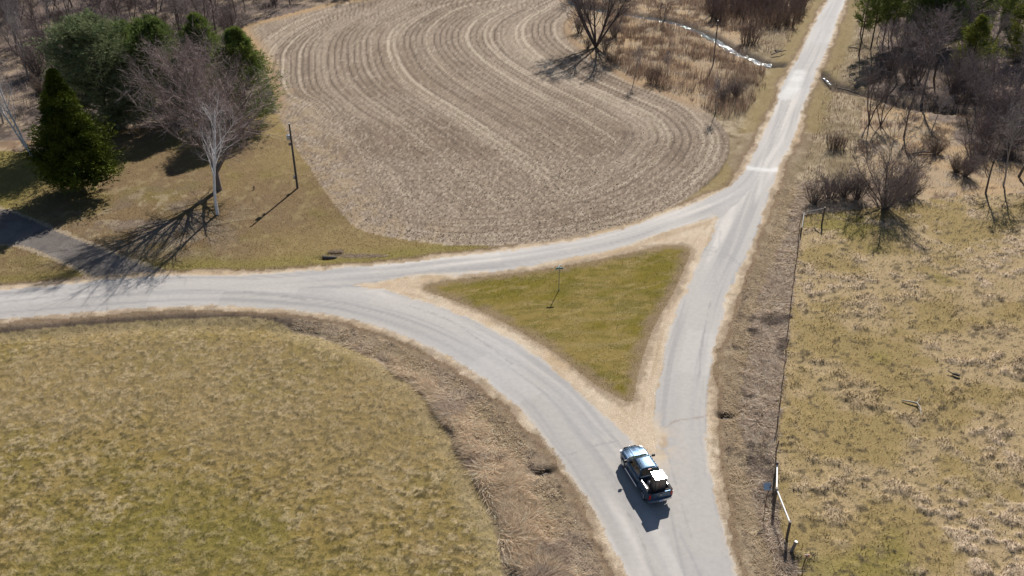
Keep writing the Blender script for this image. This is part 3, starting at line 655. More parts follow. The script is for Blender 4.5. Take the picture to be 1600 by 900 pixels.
# ---- the grove left of the field
sp_w, sp_c = pine(11, HT(130, 298, 112), 5.2, .085, (.018, .032, .005), (.13, .155, .018), 2.6, .33, lambda t: np.clip(1.02*(1-t)**.95, 0, 1)*np.clip(.82+t*2, 0, 1), .34, .12, 9, 19, .3, .35)
e = mk_tree('spruce_tree', sp_w, sp_c, cm=M_cedar)
put(e, *G(130, 298), 0, 1, label='dense dark green conical conifer standing alone left of the bare maple', cat='tree')
full = lambda t: np.clip(1.55*(1-t)**.62, 0, 1)*np.clip(.72+t*1.2, 0, 1)
pnv = [pine(21, 17, 6.2, .06, c0=(.10, .13, .06), c1=(.22, .25, .125), dens=2.4, rad=full, tuft=.45, w_=.2), pine(22, 15.5, 5.4, .06, c0=(.07, .11, .03), c1=(.18, .22, .06), dens=2.2, tuft=.42, rad=full, w_=.2), pine(23, 16, 5.0, .02, c0=(.08, .125, .027), c1=(.22, .26, .06), dens=2.2, tuft=.42, w_=.2, rad=lambda t: np.clip(1.25*(1-t)**.8, 0, 1)*np.clip(.8+t, 0, 1))]
pnv += [pine(24, 17, 4.6, .34, c0=(.09, .12, .03), c1=(.24, .26, .06), dens=1.2, whorl=1.05, tuft=.6, w_=.24, nb=6, rad=lambda t: np.clip(1.5*(1-t)**.6, 0, 1)*np.clip(.6+t*1.5, 0, 1), upt=.1)]
pnv += [pine(25, 13, 4.4, .06, c0=(.08, .105, .02), c1=(.26, .26, .045), dens=1.2, whorl=.85, tuft=.5, w_=.22, nb=7, rad=lambda t: np.clip(1.35*(1-t)**.75, 0, 1)*np.clip(.75+t, 0, 1), upt=.15)]
PN = [mk_tree('pine_tree', *p, cm=M_leaf) for p in pnv]
for (u, v, vt, i, k_, lb) in [
  (172, 203, 34, 0, 1.12, 'broad grey green white pine behind the conical spruce, leftmost of the pine grove'),
  (215, 178, 40, 1, .9, 'dark pine at the back of the grove, right behind the broad white pine'),
  (262, 192, 34, 1, 1., 'dark pine in the middle of the grove, mostly hidden by the bare maple crown'),
  (330, 175, 22, 2, .95, 'tall yellowish topped pine rising behind the top of the bare maple'),
  (388, 195, 44, 2, 1.12, 'bushy green pine at the field edge, rightmost of the grove')]:
    h = HT(u, v, vt); H0 = (17, 15.5, 16)[i]; put(PN[i], *G(u, v), u*.37, h/H0, label=lb, group='pines of the grove by the cornfield', cat='tree', sxy=k_*h/H0)
mp = bare_tree(31, HT(342, 297, 40)/1.02, .46, .78, 34, .12, .82, .50, 8, 8, 6, .40, .12, (.17, .14, .125), (.34, .27, .25), tw=.028)
e = mk_tree('maple_tree', *mp); put(e, *G(342, 297), .6, 1, label='large leafless maple with a wide reddish grey crown in front of the pines', cat='tree')
bi = bare_tree(41, 13.8, .20, .98, 18, .32, .42, .33, 6, 5, 4, .5, .13, (.78, .77, .78), (.36, .31, .30), lean=(-.02, 0), tw=.022)
e = mk_tree('birch_tree', *bi); put(e, *G(340, 335), 2.2, 1, label='slender white barked birch standing just in front of the bare maple', cat='tree')
b2 = bare_tree(42, 13.5, .17, 1., 14, .3, .5, .33, 5, 5, 3, .4, .12, (.60, .58, .57), (.36, .32, .30), lean=(-.27, .05), tw=.024, stems=2, spread=.12)
e = mk_tree('birch_tree', *b2); put(e, *G(52, 246), 0, 1, label='leaning double stemmed white birch at the far left lawn edge', cat='tree')

# ---- bare woodland trees: a few kinds, copied with their own place, turn and size
GB = (.105, .082, .07); GT = (.150, .120, .115)
GB = (.17, .14, .128); GT = (.27, .22, .215)
BT = [mk_tree('bare_tree', *bare_tree(51, 12, .17, .9, 14, .3, .45, .34, 6, 6, 5, .5, .13, GB, GT)),
      mk_tree('bare_tree', *bare_tree(52, 13, .20, .85, 14, .22, .68, .42, 6, 6, 4, .5, .15, (.13, .105, .09), (.25, .205, .19))),
      mk_tree('bare_tree', *bare_tree(53, 10, .12, .9, 6, .3, .5, .42, 6, 6, 5, .6, .12, (.11, .088, .075), (.17, .135, .125), stems=3)),
      mk_tree('bare_tree', *bare_tree(54, 12, .14, .95, 13, .35, .42, .30, 5, 6, 5, .5, .12, (.30, .27, .25), (.32, .28, .265), lean=(.12, 0))),
      mk_tree('bare_tree', *bare_tree(55, 12, .20, .85, 14, .2, .7, .44, 6, 6, 4, .4, .18, (.12, .10, .09), (.24, .19, .185)))]
BH = [12, 13, 10, 11, 12]
def region_pts(poly, n, dmin, seed):
    P = GP(poly); r = np.random.default_rng(seed); out = []
    x0, y0 = P.min(0); x1, y1 = P.max(0)
    for _ in range(n*60):
        x, y = r.uniform(x0, x1), r.uniform(y0, y1)
        if not inside(np.array([x]), np.array([y]), P)[0]: continue
        if all((x-a)**2+(y-b)**2 > dmin*dmin for a, b in out): out.append((x, y))
        if len(out) >= n: break
    return out
rr = np.random.default_rng(99)
LW = [(-300, 215), (0, 215), (90, 150), (140, 165), (160, 150), (240, 150), (300, 110), (390, 75), (372, 42), (430, 22), (500, 4), (560, -12), (700, -40), (300, -60), (-300, -60)]
for x, y in region_pts(LW, 230, 3.4, 1):
    i = int(rr.integers(0, 5)); s_ = rr.uniform(.65, 1.15); e = put(BT[i], x, y, rr.uniform(0, 6.28), s_, label='leafless grey brown tree in the bare wood beyond the pines', group='bare trees of the wood at upper left', cat='tree')
RW = [(1335, 30), (1345, 95), (1400, 135), (1440, 150), (1500, 175), (1530, 200), (1560, 270), (1600, 300), (1900, 300), (1900, -60), (1350, -60)]
for x, y in region_pts(RW, 125, 3.4, 2):
    i = int(rr.integers(0, 5)); s_ = rr.uniform(.6, 1.0); e = put(BT[i], x, y, rr.uniform(0, 6.28), s_, label='leafless grey tree in the dark mixed wood right of the road', group='bare trees of the wood at upper right', cat='tree')
for (u, v, vt, i, lb) in [
  (930, 73, -34, 4, None), (1358, 193, 105, 2, 'small multi stemmed bare tree right of the road, nearest the shoulder'),
  (1376, 196, 118, 2, 'bare vase shaped tree right of the road, left of the twin trunk'),
  (1412, 214, 118, 1, 'thick dark twin trunked bare tree in the orange meadow right of the road'),
  (1455, 208, 140, 3, 'small leaning bare tree at the right of the orange meadow'),
  (1440, 160, 14, 0, 'tall thin grey tree in front of the dark pines right of the road'),
  (1540, 302, 195, 1, 'dark crooked bare tree at the corner of the right pasture'),
  (1568, 290, 175, 3, 'slim bare tree just right of the dark crooked one by the pasture corner'),
  (1592, 276, 150, 4, 'bushy bare tree at the right edge of the picture above the pasture'),
  (1525, 196, 120, 0, 'short dark bare tree on the wood edge between pasture and pines'),
  (1118, 178, 120, 3, 'small bare sapling with a round head at the field corner beside the meadow'),
  (990, 130, 76, 3, 'thin forked sapling at the field edge below the big multi stemmed tree'),
  (1043, 126, 84, 3, 'thin bare sapling beside a dark stem clump at the edge of the cornfield'),
  (1036, 37, -8, 2, 'slim bare pair of trees on the near bank of the creek'),
  (1113, 26, -30, 1, 'dark tree standing on the far bank at the top of the picture')]:
    if lb is None: continue
    h = HT(u, v, vt); put(BT[i], *G(u, v), (u*1.7) % 6.28, h/BH[i], label=lb, cat='tree')
big = bare_tree(61, 14, .23, .95, 12, .30, .5, .36, 6, 7, 6, .5, .09, (.10, .08, .075), (.19, .155, .15), stems=7, spread=.55, tw=.03)
e = mk_tree('bare_tree', *big); put(e, *G(931, 74), .3, 1, label='big dark many stemmed bare tree at the corner of cornfield and meadow', cat='tree')
# dark pines of the right wood
i = 0
for (u, v, vt, k_, s2, lb) in [
  (1342, 84, -42, 3, .62, 'tall pine at the road side of the right wood, nearest the asphalt'),
  (1360, 78, -48, 3, .68, 'dark tall pine second from the road in the right wood'),
  (1378, 72, -48, 3, .62, 'tall pine third from the road in the right wood'),
  (1392, 60, -50, 3, .8, 'dark pine behind the roadside pines of the right wood'),
  (1512, 122, 26, 4, 1.0, 'yellowish green pine standing out low in the right wood'),
  (1552, 84, -40, 3, .6, 'tall sparse pine behind the yellowish green one'),
  (1575, 62, -40, 3, .85, 'dark pine deep in the right wood near the picture edge'),
  (1470, 72, -38, 1, 1., 'very dark pine behind the tall thin grey tree'),
  (1438, 64, -44, 1, .95, 'very dark pine in the middle of the right wood'),
  (1600, 96, -10, 4, 1.2, 'green pine cut by the right edge of the picture'),
  (1520, 48, -50, 1, 1., 'very dark pine at the back of the right wood')]:
    h = HT(u, v, vt); H0 = (17, 15.5, 16, 17, 13)[k_]; put(PN[k_], *G(u, v), u*.71, h/H0, label=lb, group='pines of the wood right of the road', cat='tree', sxy=s2*min(h/H0, 1.1))
# ---- shrubs
PU = (.20, .16, .145); RD = (.25, .18, .145); BRN = (.25, .195, .15)
SH = [mk_tree('shrub', *shrub(71, 2.8, 2.2, 38, PU, 6, 5, .024), 'stems', 'twigs'), mk_tree('shrub', *shrub(72, 2.6, 1.0, 40, RD, 4, 3, .026, up=.7, base=.9), 'stems', 'twigs'),
      mk_tree('shrub', *shrub(73, 1.6, 1.3, 45, BRN), 'stems', 'twigs'), mk_tree('shrub', *shrub(74, 3.6, 3.2, 60, (.22, .18, .17), 6, 6, .024), 'stems', 'twigs')]
wl = shrub(75, 4.6, 4.6, 70, (.27, .22, .20), 6, 6, .026, .35, .6); e = mk_tree('willow_shrub', *wl, 'stems', 'twigs')
put(e, *G(1380, 326), 0, 1, label='wide fan shaped bare willow bush on the top edge of the right pasture', cat='shrub')
wt = bare_tree(76, HT(1380, 326, 205), .075, .95, 7, .25, .5, .36, 5, 5, 4, .5, .16, (.10, .08, .072), (.20, .165, .155), stems=7, spread=.55, tw=.026)
e = mk_tree('bare_tree', *wt); put(e, *G(1381, 324), 1., 1, label='tall wispy stems rising out of the fan shaped willow bush', cat='tree')
for (u, v, i, s_, lb) in [
  (1272, 318, 0, 1.0, 'dark round bush directly above the pasture corner brace'), (1296, 312, 0, 1.15, 'dark bush right of the one above the corner brace'),
  (1318, 308, 3, .8, 'dark bush in the middle of the hedge left of the willow'), (1340, 312, 0, 1.25, 'dark bush touching the left side of the willow'),
  (1408, 312, 0, 1.1, 'low dark bush under the right side of the willow'), (1425, 308, 2, 1.3, 'brown bush at the right end of the willow hedge'),
  (1302, 232, 1, 1., 'reddish brown shrub on the pale grass right of the road'), (1312, 232, 1, .8, 'smaller reddish shrub beside the reddish brown one'),
  (1508, 276, 3, .8, 'grey brown rounded shrub left of the dark crooked tree'), (1495, 268, 2, 1.2, 'small brown shrub at the left of the rounded shrub'),
  (1462, 240, 2, 1.1, 'brown shrub on the orange meadow below the small leaning tree'), (1540, 230, 3, 1.3, 'purple grey thicket left of the slim tree above the pasture'),
  (1575, 235, 3, 1.4, 'purple grey thicket behind the slim bare tree'), (1560, 190, 3, 1.3, 'high purple grey thicket on the right wood edge'),
  (1595, 205, 3, 1.5, 'purple grey thicket cut by the right picture edge'), (1520, 250, 0, 1.2, 'dark shrub under the purple grey thickets'),
  (1490, 150, 3, 1.2, 'grey thicket below the yellowish green pine'), (1420, 130, 3, 1.1, 'grey thicket in front of the very dark pines'), (1395, 118, 0, 1.2, 'dark shrub at the foot of the roadside pines'),
  (905, 52, 0, 1.2, 'dense brown bush tucked left of the big many stemmed tree'), (918, 76, 0, .8, 'low dark bush at the foot of the big many stemmed tree'), (945, 80, 0, .9, 'low dark bush right of the foot of the big many stemmed tree'),
  (1020, 129, 1, 1.15, 'dense dark clump of upright stems at the field edge'), (1150, 152, 3, .75, 'rounded brown bush between the meadow and the road'), (1130, 160, 0, .9, 'brown bush next to the round headed sapling'),
  (1168, 68, 1, 1.5, 'reddish upright bush beyond the creek'), (1175, 66, 1, 1.2, 'smaller reddish upright bush beyond the creek'), (960, 58, 3, .8, 'grey bush right of the big many stemmed tree')]:
    put(SH[i], *G(u, v), (u*.9) % 6.28, s_, label=lb, cat='shrub')
for j, (x, y) in enumerate(region_pts([(1135, 42), (1180, 46), (1240, 38), (1262, 22), (1270, 0), (1275, -20), (1110, -20), (1105, 25)], 60, 1.7, 5)):
    put(SH[1], x, y, j*1.3, rr.uniform(1.1, 1.7), label='red brown upright shrub in the thicket at the top left of the road', group='red brown shrubs of the thicket by the road', cat='shrub')
for j, (x, y) in enumerate(region_pts(LW, 90, 4.5, 11)):
    put(SH[(0, 3, 2)[j % 3]], x, y, j*1.3, rr.uniform(.8, 1.5), label='low grey brown bush on the floor of the bare wood at upper left', group='bushes of the wood at upper left', cat='shrub')
for j, (x, y) in enumerate(region_pts(RW, 60, 4.5, 12)):
    put(SH[(0, 3)[j % 2]], x, y, j*1.3, rr.uniform(.8, 1.5), label='low grey bush on the floor of the mixed wood at upper right', group='bushes of the wood at upper right', cat='shrub')
done(PN+BT+SH+[o for o in C.objects if 'used' in o])

# ---- meadow stalks and undergrowth, too many to count
def poly_mask(poly):
    P = GP(poly); return lambda x, y: inside(x, y, P)
MD = poly_mask([(935, 84), (1000, 126), (1080, 157), (1130, 190), (1165, 175), (1200, 130), (1195, 104), (1140, 84), (1090, 52), (1020, 33), (955, 20), (935, 60)])
MD2 = poly_mask([(950, 20), (1060, 33), (1110, 50), (1160, 78), (1215, 92), (1250, 40), (1280, -10), (1340, -90), (900, -90), (900, 0)])
MR = poly_mask([(1300, 60), (1285, 110), (1262, 200), (1248, 320), (1330, 326), (1450, 308), (1530, 300), (1600, 300), (1800, 280), (1800, 120), (1460, 120), (1340, 60)])
mead = MD(X, Y)*1.0 + MD2(X, Y)*.8 + MR(X, Y)*.55
def f(k, x, y): return np.clip(mead[k], 0, 1) * (dOut[k] < -2.5) * (dF[k] < -.5) * (dPR[k] < -.3) * (dSt[k] > 1.2) * (.1 + .9*sst(.46, .60, nmv[k]))
x, y, k = scatter(430000, -5, 110, 106, 215, f); n = len(x); c = tint(n, [(.30, .22, .14), (.36, .28, .19), (.24, .17, .11), (.14, .095, .065), (.17, .10, .07)])
c = np.where(((x < 60) & (RG.random(n) < .6))[:, None], tint(n, [(.17, .11, .08), (.11, .08, .06), (.19, .12, .08)]), c)
tallm = np.where(MD(x, y), 1., .55)
blades('meadow_stalks', 'thin brown weed stalks and dead grass filling the wet meadow', x, y, RG.uniform(.4, 2.1, n)*tallm*(RG.random(n)*.6+.4), RG.uniform(.04, .09, n), np.abs(RG.normal(0, .35, n)), RG.uniform(0, 6.3, n), c, 'weeds')
print('meadow', n)
LWf = poly_mask(LW); RWf = poly_mask(RW)
wmask = (LWf(X, Y) | RWf(X, Y)) & ~((dF > -1))
def f(k, x, y): return wmask[k] * (dOut[k] < -4) * (.25 + .75*sst(.42, .58, nmv[k]))
x, y, k = scatter(260000, -150, 130, 118, 235, f); n = len(x); c = tint(n, [(.22, .175, .16), (.28, .225, .20), (.15, .12, .11), (.33, .26, .21)])
blades('undergrowth', 'grey brown brush and saplings covering the floor of the bare woods', x, y, RG.uniform(.6, 3.2, n)*(RG.random(n)*.7+.3), RG.uniform(.04, .085, n), np.abs(RG.normal(0, .5, n)), RG.uniform(0, 6.3, n), c, 'undergrowth')
print('undergrowth', n)

# ------------------------------------------------------------------ small things by the roads
steel = plain('galvanised_steel', (.42, .43, .44), .45, .8); darkw = plain('weathered_wood', (.10, .08, .065), .9, bump=.3, bscale=12, var=.3)
greyw = plain('grey_timber', (.20, .17, .15), .9, bump=.3, bscale=10, var=.25); whitep = plain('white_pipe', (.75, .74, .72), .5); rust = plain('rusty_steel', (.14, .085, .06), .85, .2, var=.3)
teal = plain('teal_sign', (.02, .22, .27), .45); whites = plain('sign_white', (.75, .78, .78), .5); alum = plain('sign_back', (.45, .50, .58), .35, .6)
redp = plain('red_reflector', (.55, .04, .03), .4); block = plain('black_iron_and_hollow', (.03, .03, .032), .6)

def utility_pole(u, v, vt, label, boxes, r=.15, wood=darkw):
    x, y = G(u, v); h = HT(u, v, vt); e = empty('utility_pole', (x, y, hz(x, y)-.05)); tag(e, label, 'utility pole')
    bm = BM(); add_tube(bm, [(0, 0, 0), (0, 0, h*.5), (0, 0, h)], [r, r*.85, r*.68], 10); bobj('shaft', bm, wood, e, sm=False)
    for (z, s, m, nm_) in boxes:
        bm = BM(); add_box(bm, (-r-s[0]*.5+.02, -.08, z*h), s); b_ = bobj(nm_, bm, m, e, .03)
        bm = BM(); add_tube(bm, [(-r-s[0]*.5, -.08, z*h+s[2]*.5-.02), (-r-s[0]*.5, -.08, z*h+s[2]*.5+.16)], .04, 6); bobj('insulator', bm, greyw, b_).matrix_parent_inverse = Matrix()
    bm = BM(); add_tube(bm, [(-r*.9, -.03, .1), (-r*.75, -.03, h*.8)], .035, 5); bobj('conduit', bm, steel, e)
    bm = BM(); add_tube(bm, [(0, 0, h-.01), (0, 0, h+.05)], r*.72, 10); bobj('cap', bm, steel, e)
    return e
utility_pole(465, 294, 193, 'lone dark utility pole standing on the lawn beside the cornfield', [(.80, (.38, .40, .62), alum, 'meter_box'), (.70, (.25, .28, .35), greyw, 'junction_box'), (.18, (.22, .24, .4), alum, 'lower_box')])
utility_pole(1114, 102, 32, 'thin dark utility pole in the wet meadow beside the creek', [(.9, (.18, .2, .3), greyw, 'junction_box')], .12)

x, y = G(873, 454); e = empty('street_sign', (x, y, hz(x, y)-.05)); tag(e, 'street name sign with crossed teal blades on a thin post in the grass triangle', 'street sign')
bm = BM(); add_tube(bm, [(0, 0, 0), (0, 0, 2.86)], .045, 8); bobj('post', bm, steel, e)
for z_, a in ((2.76, .12), (2.98, 1.25)):
    bm = BM(); add_box(bm, (0, 0, 0), (.80, .03, .20)); b_ = bobj('blade', bm, teal, e, .004); b_.location = (0, 0, z_); b_.rotation_euler = (0, 0, a)
    for sy in (-1, 1):
        bm = BM(); add_box(bm, (0, sy*.0175, -.082), (.78, .002, .014)); add_box(bm, (0, sy*.0175, .082), (.78, .002, .014)); bobj('border', bm, whites, b_)
    bm = BM(); add_box(bm, (0, 0, -.11), (.07, .06, .05)); bobj('bracket', bm, steel, b_)
bm = BM(); add_box(bm, (0, 0, .05), (.16, .16, .14), taper=.8); bobj('socket', bm, block, e, .01)

# wire fence between the verge and the right pasture
fl = [(1249, 352), (1247, 375), (1246, 400), (1240, 437), (1233, 500), (1228, 544), (1223, 589), (1218, 633), (1212.5, 690), (1211, 742)]
FP = smooth(GP(fl), 6, False); seg = np.r_[0, np.cumsum(np.linalg.norm(np.diff(FP, axis=0), axis=1))]
fe = empty('wire_fence', (*FP[0], 0)); tag(fe, 'low wire fence on thin dark posts running beside the right pasture', 'fence')
def at(s_): return np.array([np.interp(s_, seg, FP[:, 0]), np.interp(s_, seg, FP[:, 1])])
posts = [at(s_) for s_ in np.arange(0, seg[-1], 3.1)]
bm = BM(); add_tube(bm, [(0, 0, 0), (0, 0, 1.3)], [.055, .045], 6); p0 = bobj('post', bm, darkw, fe); first = True
for i, p in enumerate(posts):
    o = p0 if i == 0 else p0.copy()
    if i: C.objects.link(o); o.parent = fe
    o.location = (p[0]-FP[0][0], p[1]-FP[0][1], hz(*p)-.05); o.rotation_euler = (.08*math.sin(i*2.3), .07*math.cos(i*1.7), i)
for zz in (.35, .72, 1.1):
    bm = BM(); add_tube(bm, [(p[0]-FP[0][0], p[1]-FP[0][1], hz(*p)+zz-.05*(k % 2)) for k, p in enumerate(posts)], .009, 3, False); bobj('wire', bm, rust, fe)
def brace(name_label, tops, rails, rm_=None):
    """posts given as ((base pixel), top row); rails join the tops of two posts"""
    ref = G(*tops[0][0]); e = empty('corner_brace', (*ref, 0)); tag(e, name_label, 'fence brace'); P = []
    for (bp_, vt, r, m) in tops:
        x, y = G(*bp_); h = HT(*bp_, vt); z0 = hz(x, y); bm = BM()
        add_tube(bm, [(x-ref[0], y-ref[1], z0-.1), (x-ref[0], y-ref[1], z0+h)], r, 8); bobj('post', bm, m, e); P.append(Vector((x-ref[0], y-ref[1], h-.12)))
        bm = BM(); add_tube(bm, [(x-ref[0], y-ref[1], z0+h), (x-ref[0], y-ref[1], z0+h+.03)], r*1.08, 8); bobj('post_top', bm, greyw, e)
    for a, b in rails:
        bm = BM(); add_tube(bm, [P[a], P[b]], .06, 7); bobj('rail', bm, rm_, e)
    for a, b in rails:
        bm = BM(); add_tube(bm, [P[a]+Vector((0, 0, -.05)), Vector((P[b].x, P[b].y, .2))], .012, 3); bobj('brace_wire', bm, rust, e)
    return e
brace('timber corner posts with white rails at the lower end of the wire fence', [((1210, 748), 724, .10, darkw), ((1209, 789), 763, .12, darkw), ((1229, 842), 815, .11, darkw)], [(0, 1), (1, 2)], whitep)
brace('weathered corner posts and pale rails at the top corner of the right pasture', [((1251, 366), 354, .09, darkw), ((1254.5, 344), 331, .11, greyw), ((1284, 350), 324, .11, darkw)], [(0, 1), (1, 2)], plain('pale_timber', (.30, .28, .26), .8))
x, y = G(1236, 862); h = HT(1236, 862, 847); bm = BM(); add_tube(bm, [(0, 0, 0), (.25, .1, h)], [.13, .11], 8)
e = empty('fence_post', (x, y, hz(x, y)-.05)); tag(e, 'short leaning grey post with a pale top below the corner brace', 'post'); bobj('shaft', bm, greyw, e); bm = BM(); add_tube(bm, [(.25, .1, h), (.255, .102, h+.04)], .12, 8); bobj('cap', bm, whitep, e)
x, y = G(1253, 890); h = HT(1253, 890, 868); e = empty('marker_post', (x, y, hz(x, y)-.05)); tag(e, 'thin rusty stake with a red and white top at the bottom fence corner', 'marker')
bm = BM(); add_tube(bm, [(0, 0, 0), (.12, 0, h)], .035, 6); bobj('stake', bm, rust, e); bm = BM(); add_box(bm, (.14, 0, h+.03), (.34, .05, .14)); bobj('reflector', bm, redp, e, .01); bm = BM(); add_box(bm, (.10, -.03, h+.10), (.2, .03, .12)); bobj('flag', bm, whites, e, .01)
x, y = G(1196, 792); e = empty('small_sign', (x, y, hz(x, y)-.05)); tag(e, 'small blue grey metal sign on a thin crooked post in the right verge', 'sign'); h = HT(1196, 792, 754)
bm = BM(); add_tube(bm, [(0, 0, 0), (-.06, 0, h*.55), (.16, .05, h)], .03, 6); bobj('post', bm, rust, e)
bm = BM(); add_box(bm, (0, 0, 0), (.62, .03, .55)); pl_ = bobj('plate', bm, alum, e, .006); pl_.location = (-.12, .08, h-.2); pl_.rotation_euler = (-.55, .12, .25)
# stakes on the lawn, thin sapling
for (u, v, vt, lb) in [(397, 296, 290, 'small dark wooden stake on the lawn between the maple and the utility pole'), (393, 217, 211, 'small dark stake on the lawn near the foot of the pines')]:
    x, y = G(u, v); bm = BM(); add_tube(bm, [(0, 0, 0), (.03, .02, HT(u, v, vt))], [.09, .07], 6); add_tube(bm, [(-.14, 0, HT(u, v, vt)*.7), (.15, .02, HT(u, v, vt)*.78)], .03, 5)
    o = bobj('stake', bm, darkw, None); o.location = (x, y, hz(x, y)-.04); tag(o, lb, 'stake')
# culvert end with its heap of debris beside the road
x, y = G(512, 402); e = empty('culvert', (x, y, hz(x, y))); tag(e, 'dark culvert mouth in a heap of dead grass between lawn and road', 'culvert')
bm = BM(); add_tube(bm, [(-.5, 0, .16), (1.0, .1, .0)], .25, 14, False); bobj('pipe', bm, darkw, e)
bm = BM(); add_tube(bm, [(-.53, 0, .16), (-.46, 0, .16)], .28, 14); bobj('rim', bm, block, e)  # capped, so a black disc stands for the shade in the pipe
def rock_heap(e, n, rx, ry, x0, m, name, sz=(.12, .3), seed=3):
    r = np.random.default_rng(seed)
    for i in range(n):
        bm = BM(); bmesh.ops.create_icosphere(bm, subdivisions=1, radius=r.uniform(*sz))
        for v in bm.verts: v.co = Vector((v.co.x*r.uniform(.7, 1.3), v.co.y*r.uniform(.7, 1.3), v.co.z*r.uniform(.4, .9)))
        o = bobj(name, bm, m, e); o.location = (x0+r.normal(0, rx), r.normal(0, ry), r.uniform(0, .1)); o.rotation_euler = (0, 0, r.uniform(0, 6))
rock_heap(e, 14, 1.5, .2, 3.4, greyw, 'stone', (.06, .14))
def local_blades(name, lb, cx, cy, rx, ry, n, ln, cols, lean=(.3, 1.4), rot=0, flow=None, cat='grass', w=(.03, .06)):
    a = RG.random(n)*6.283; r = np.sqrt(RG.random(n)); x = cx + r*np.cos(a)*rx*math.cos(rot) - r*np.sin(a)*ry*math.sin(rot); y = cy + r*np.cos(a)*rx*math.sin(rot) + r*np.sin(a)*ry*math.cos(rot)
    az = RG.uniform(0, 6.3, n) if flow is None else flow + RG.normal(0, .5, n)
    return blades(name, lb, x, y, RG.uniform(*ln, n), RG.uniform(*w, n), RG.uniform(*lean, n), az, tint(n, cols), cat)
cx, cy = G(545, 400); local_blades('dead_grass', 'streak of flattened dead grass trailing from the culvert', cx+1, cy, 3.3, .5, 1500, (.15, .5), [(.50, .40, .33), (.36, .28, .23), (.62, .52, .44)], (1.1, 1.5), flow=.1)
cx, cy = G(520, 397); local_blades('dead_grass', 'dark brown tuft hanging over the culvert mouth', cx+.3, cy+.4, .9, .35, 500, (.25, .6), [(.40, .31, .24), (.26, .20, .15), (.5, .4, .32)], (.3, 1.2))
# culvert mouths beside the roads, the dark of each hollow painted in
for (u, v, lb, rz) in [(1131, 650, 'dark culvert hole in the right verge below the crack in the road', .1), (849, 737, 'dark culvert hole in the left verge beside the curve', .7), (1212, 78, 'dark culvert mouth where the creek goes under the road', .5)]:
    x, y = G(u, v); e = empty('culvert_pipe', (x, y, hz(x, y)), rz); tag(e, lb, 'culvert')
    bm = BM(); add_tube(bm, [(0, 0, .0), (.9, 0, -.1)], .24, 12, False); bobj('pipe', bm, darkw, e)
    bm = BM(); add_tube(bm, [(-.02, 0, .0), (.04, 0, .0)], .26, 12); bobj('mouth', bm, block, e)  # solid black disc, the pipe's inner shade as colour
# fallen branch and log in the right pasture
P = [(*G(1409, 627), .12), (*G(1421, 630), .2), (*G(1432, 633), .22), (*G(1437, 640), .2), (*G(1438.5, 650), .1)]
bm = BM(); add_tube(bm, P, [.05, .07, .09, .08, .05], 6); add_tube(bm, [P[2], (P[2][0]+.5, P[2][1]+.6, .35)], [.05, .02], 5)
tag(bobj('fallen_branch', bm, plain('bleached_wood', (.34, .30, .25), .8, var=.2)), 'bent pale fallen branch lying in the right pasture', 'branch')
P = [(*G(1488, 586), .16), (*G(1499, 590), .18)]
bm = BM(); add_tube(bm, [P[0], tuple((np.array(P[0])+np.array(P[1]))/2+np.array([0, 0, .05])), P[1]], [.10, .14, .11], 8); add_tube(bm, [P[0], (P[0][0]-.4, P[0][1]+.3, .3)], [.07, .03], 5)
tag(bobj('log', bm, darkw), 'short dark log lying in the right pasture above the bent branch', 'log')
# fallen trunks along the creek right of the road
for (a, b, lb) in [((1308, 139), (1345, 150), 'grey fallen trunk along the ditch right of the road'), ((1326, 76), (1345, 79), 'dark log on the verge before the roadside pines'), ((1205, 87), (1228, 80), 'longer dark log by the creek culvert left of the road'), ((1425, 242), (1462, 240), 'fallen dark trunk on the orange meadow')]:
    A_, B_ = G(*a), G(*b); bm = BM(); add_tube(bm, [(*A_, .2), ((A_[0]+B_[0])/2, (A_[1]+B_[1])/2+.2, .3), (*B_, .15)], [.10, .13, .07], 7); add_tube(bm, [((A_[0]+B_[0])/2, (A_[1]+B_[1])/2+.2, .3), (B_[0], B_[1]+.9, .8)], [.07, .03], 5)
    tag(bobj('fallen_log', bm, darkw), lb, 'log')

# ------------------------------------------------------------------ pickup truck
PT = plain('black_metallic_paint', (.045, .085, .145), .32, .65, .6, bump=0)
SP = plain('sheer_lower_paint', (.03, .026, .026), .3, .3, .6)
GL = plain('dark_glass', (.012, .016, .016), .04, 0, 0, .9); WG = plain('windscreen_glass', (.03, .075, .05), .05, 0, 0, .9)
CH = plain('chrome', (.60, .61, .63), .22, 1); BK = plain('black_trim', (.02, .02, .02), .6); RB = plain('rubber', (.018, .018, .018), .85)
RD_ = plain('red_lens', (.50, .015, .015), .2, 0, .5); BED = plain('bed_liner', (.11, .095, .085), .7, bump=.3, bscale=30, var=.2); AL = plain('alloy', (.50, .51, .54), .4, .8); RL = plain('rail_cap', (.035, .035, .036), .75, 0, 0, .15)
hx_, hy_ = -.304, .953
tr = empty('pickup_truck', (10.38, 54.13, .09), math.atan2(hy_, hx_)); tag(tr, 'black crew cab pickup truck driving up the left road arm', 'pickup truck')
def arch(cx, r=.50, z=.40, n=12):
    a0 = math.asin((.5-z)/r); return [(cx + r*math.cos(a), z + r*math.sin(a)) for a in np.linspace(a0, math.pi-a0, n)]
def extrude(prof, ys):
    bm = BM(); rings = [[bm.verts.new((x, y, z)) for x, z in prof] for y in ys]; n = len(prof)
    for a, b in zip(rings, rings[1:]):
        for k in range(n): bm.faces.new((a[k], a[(k+1) % n], b[(k+1) % n], b[k]))
    bm.faces.new(rings[0]); bm.faces.new(rings[-1][::-1]); return bm
W2 = 1.0
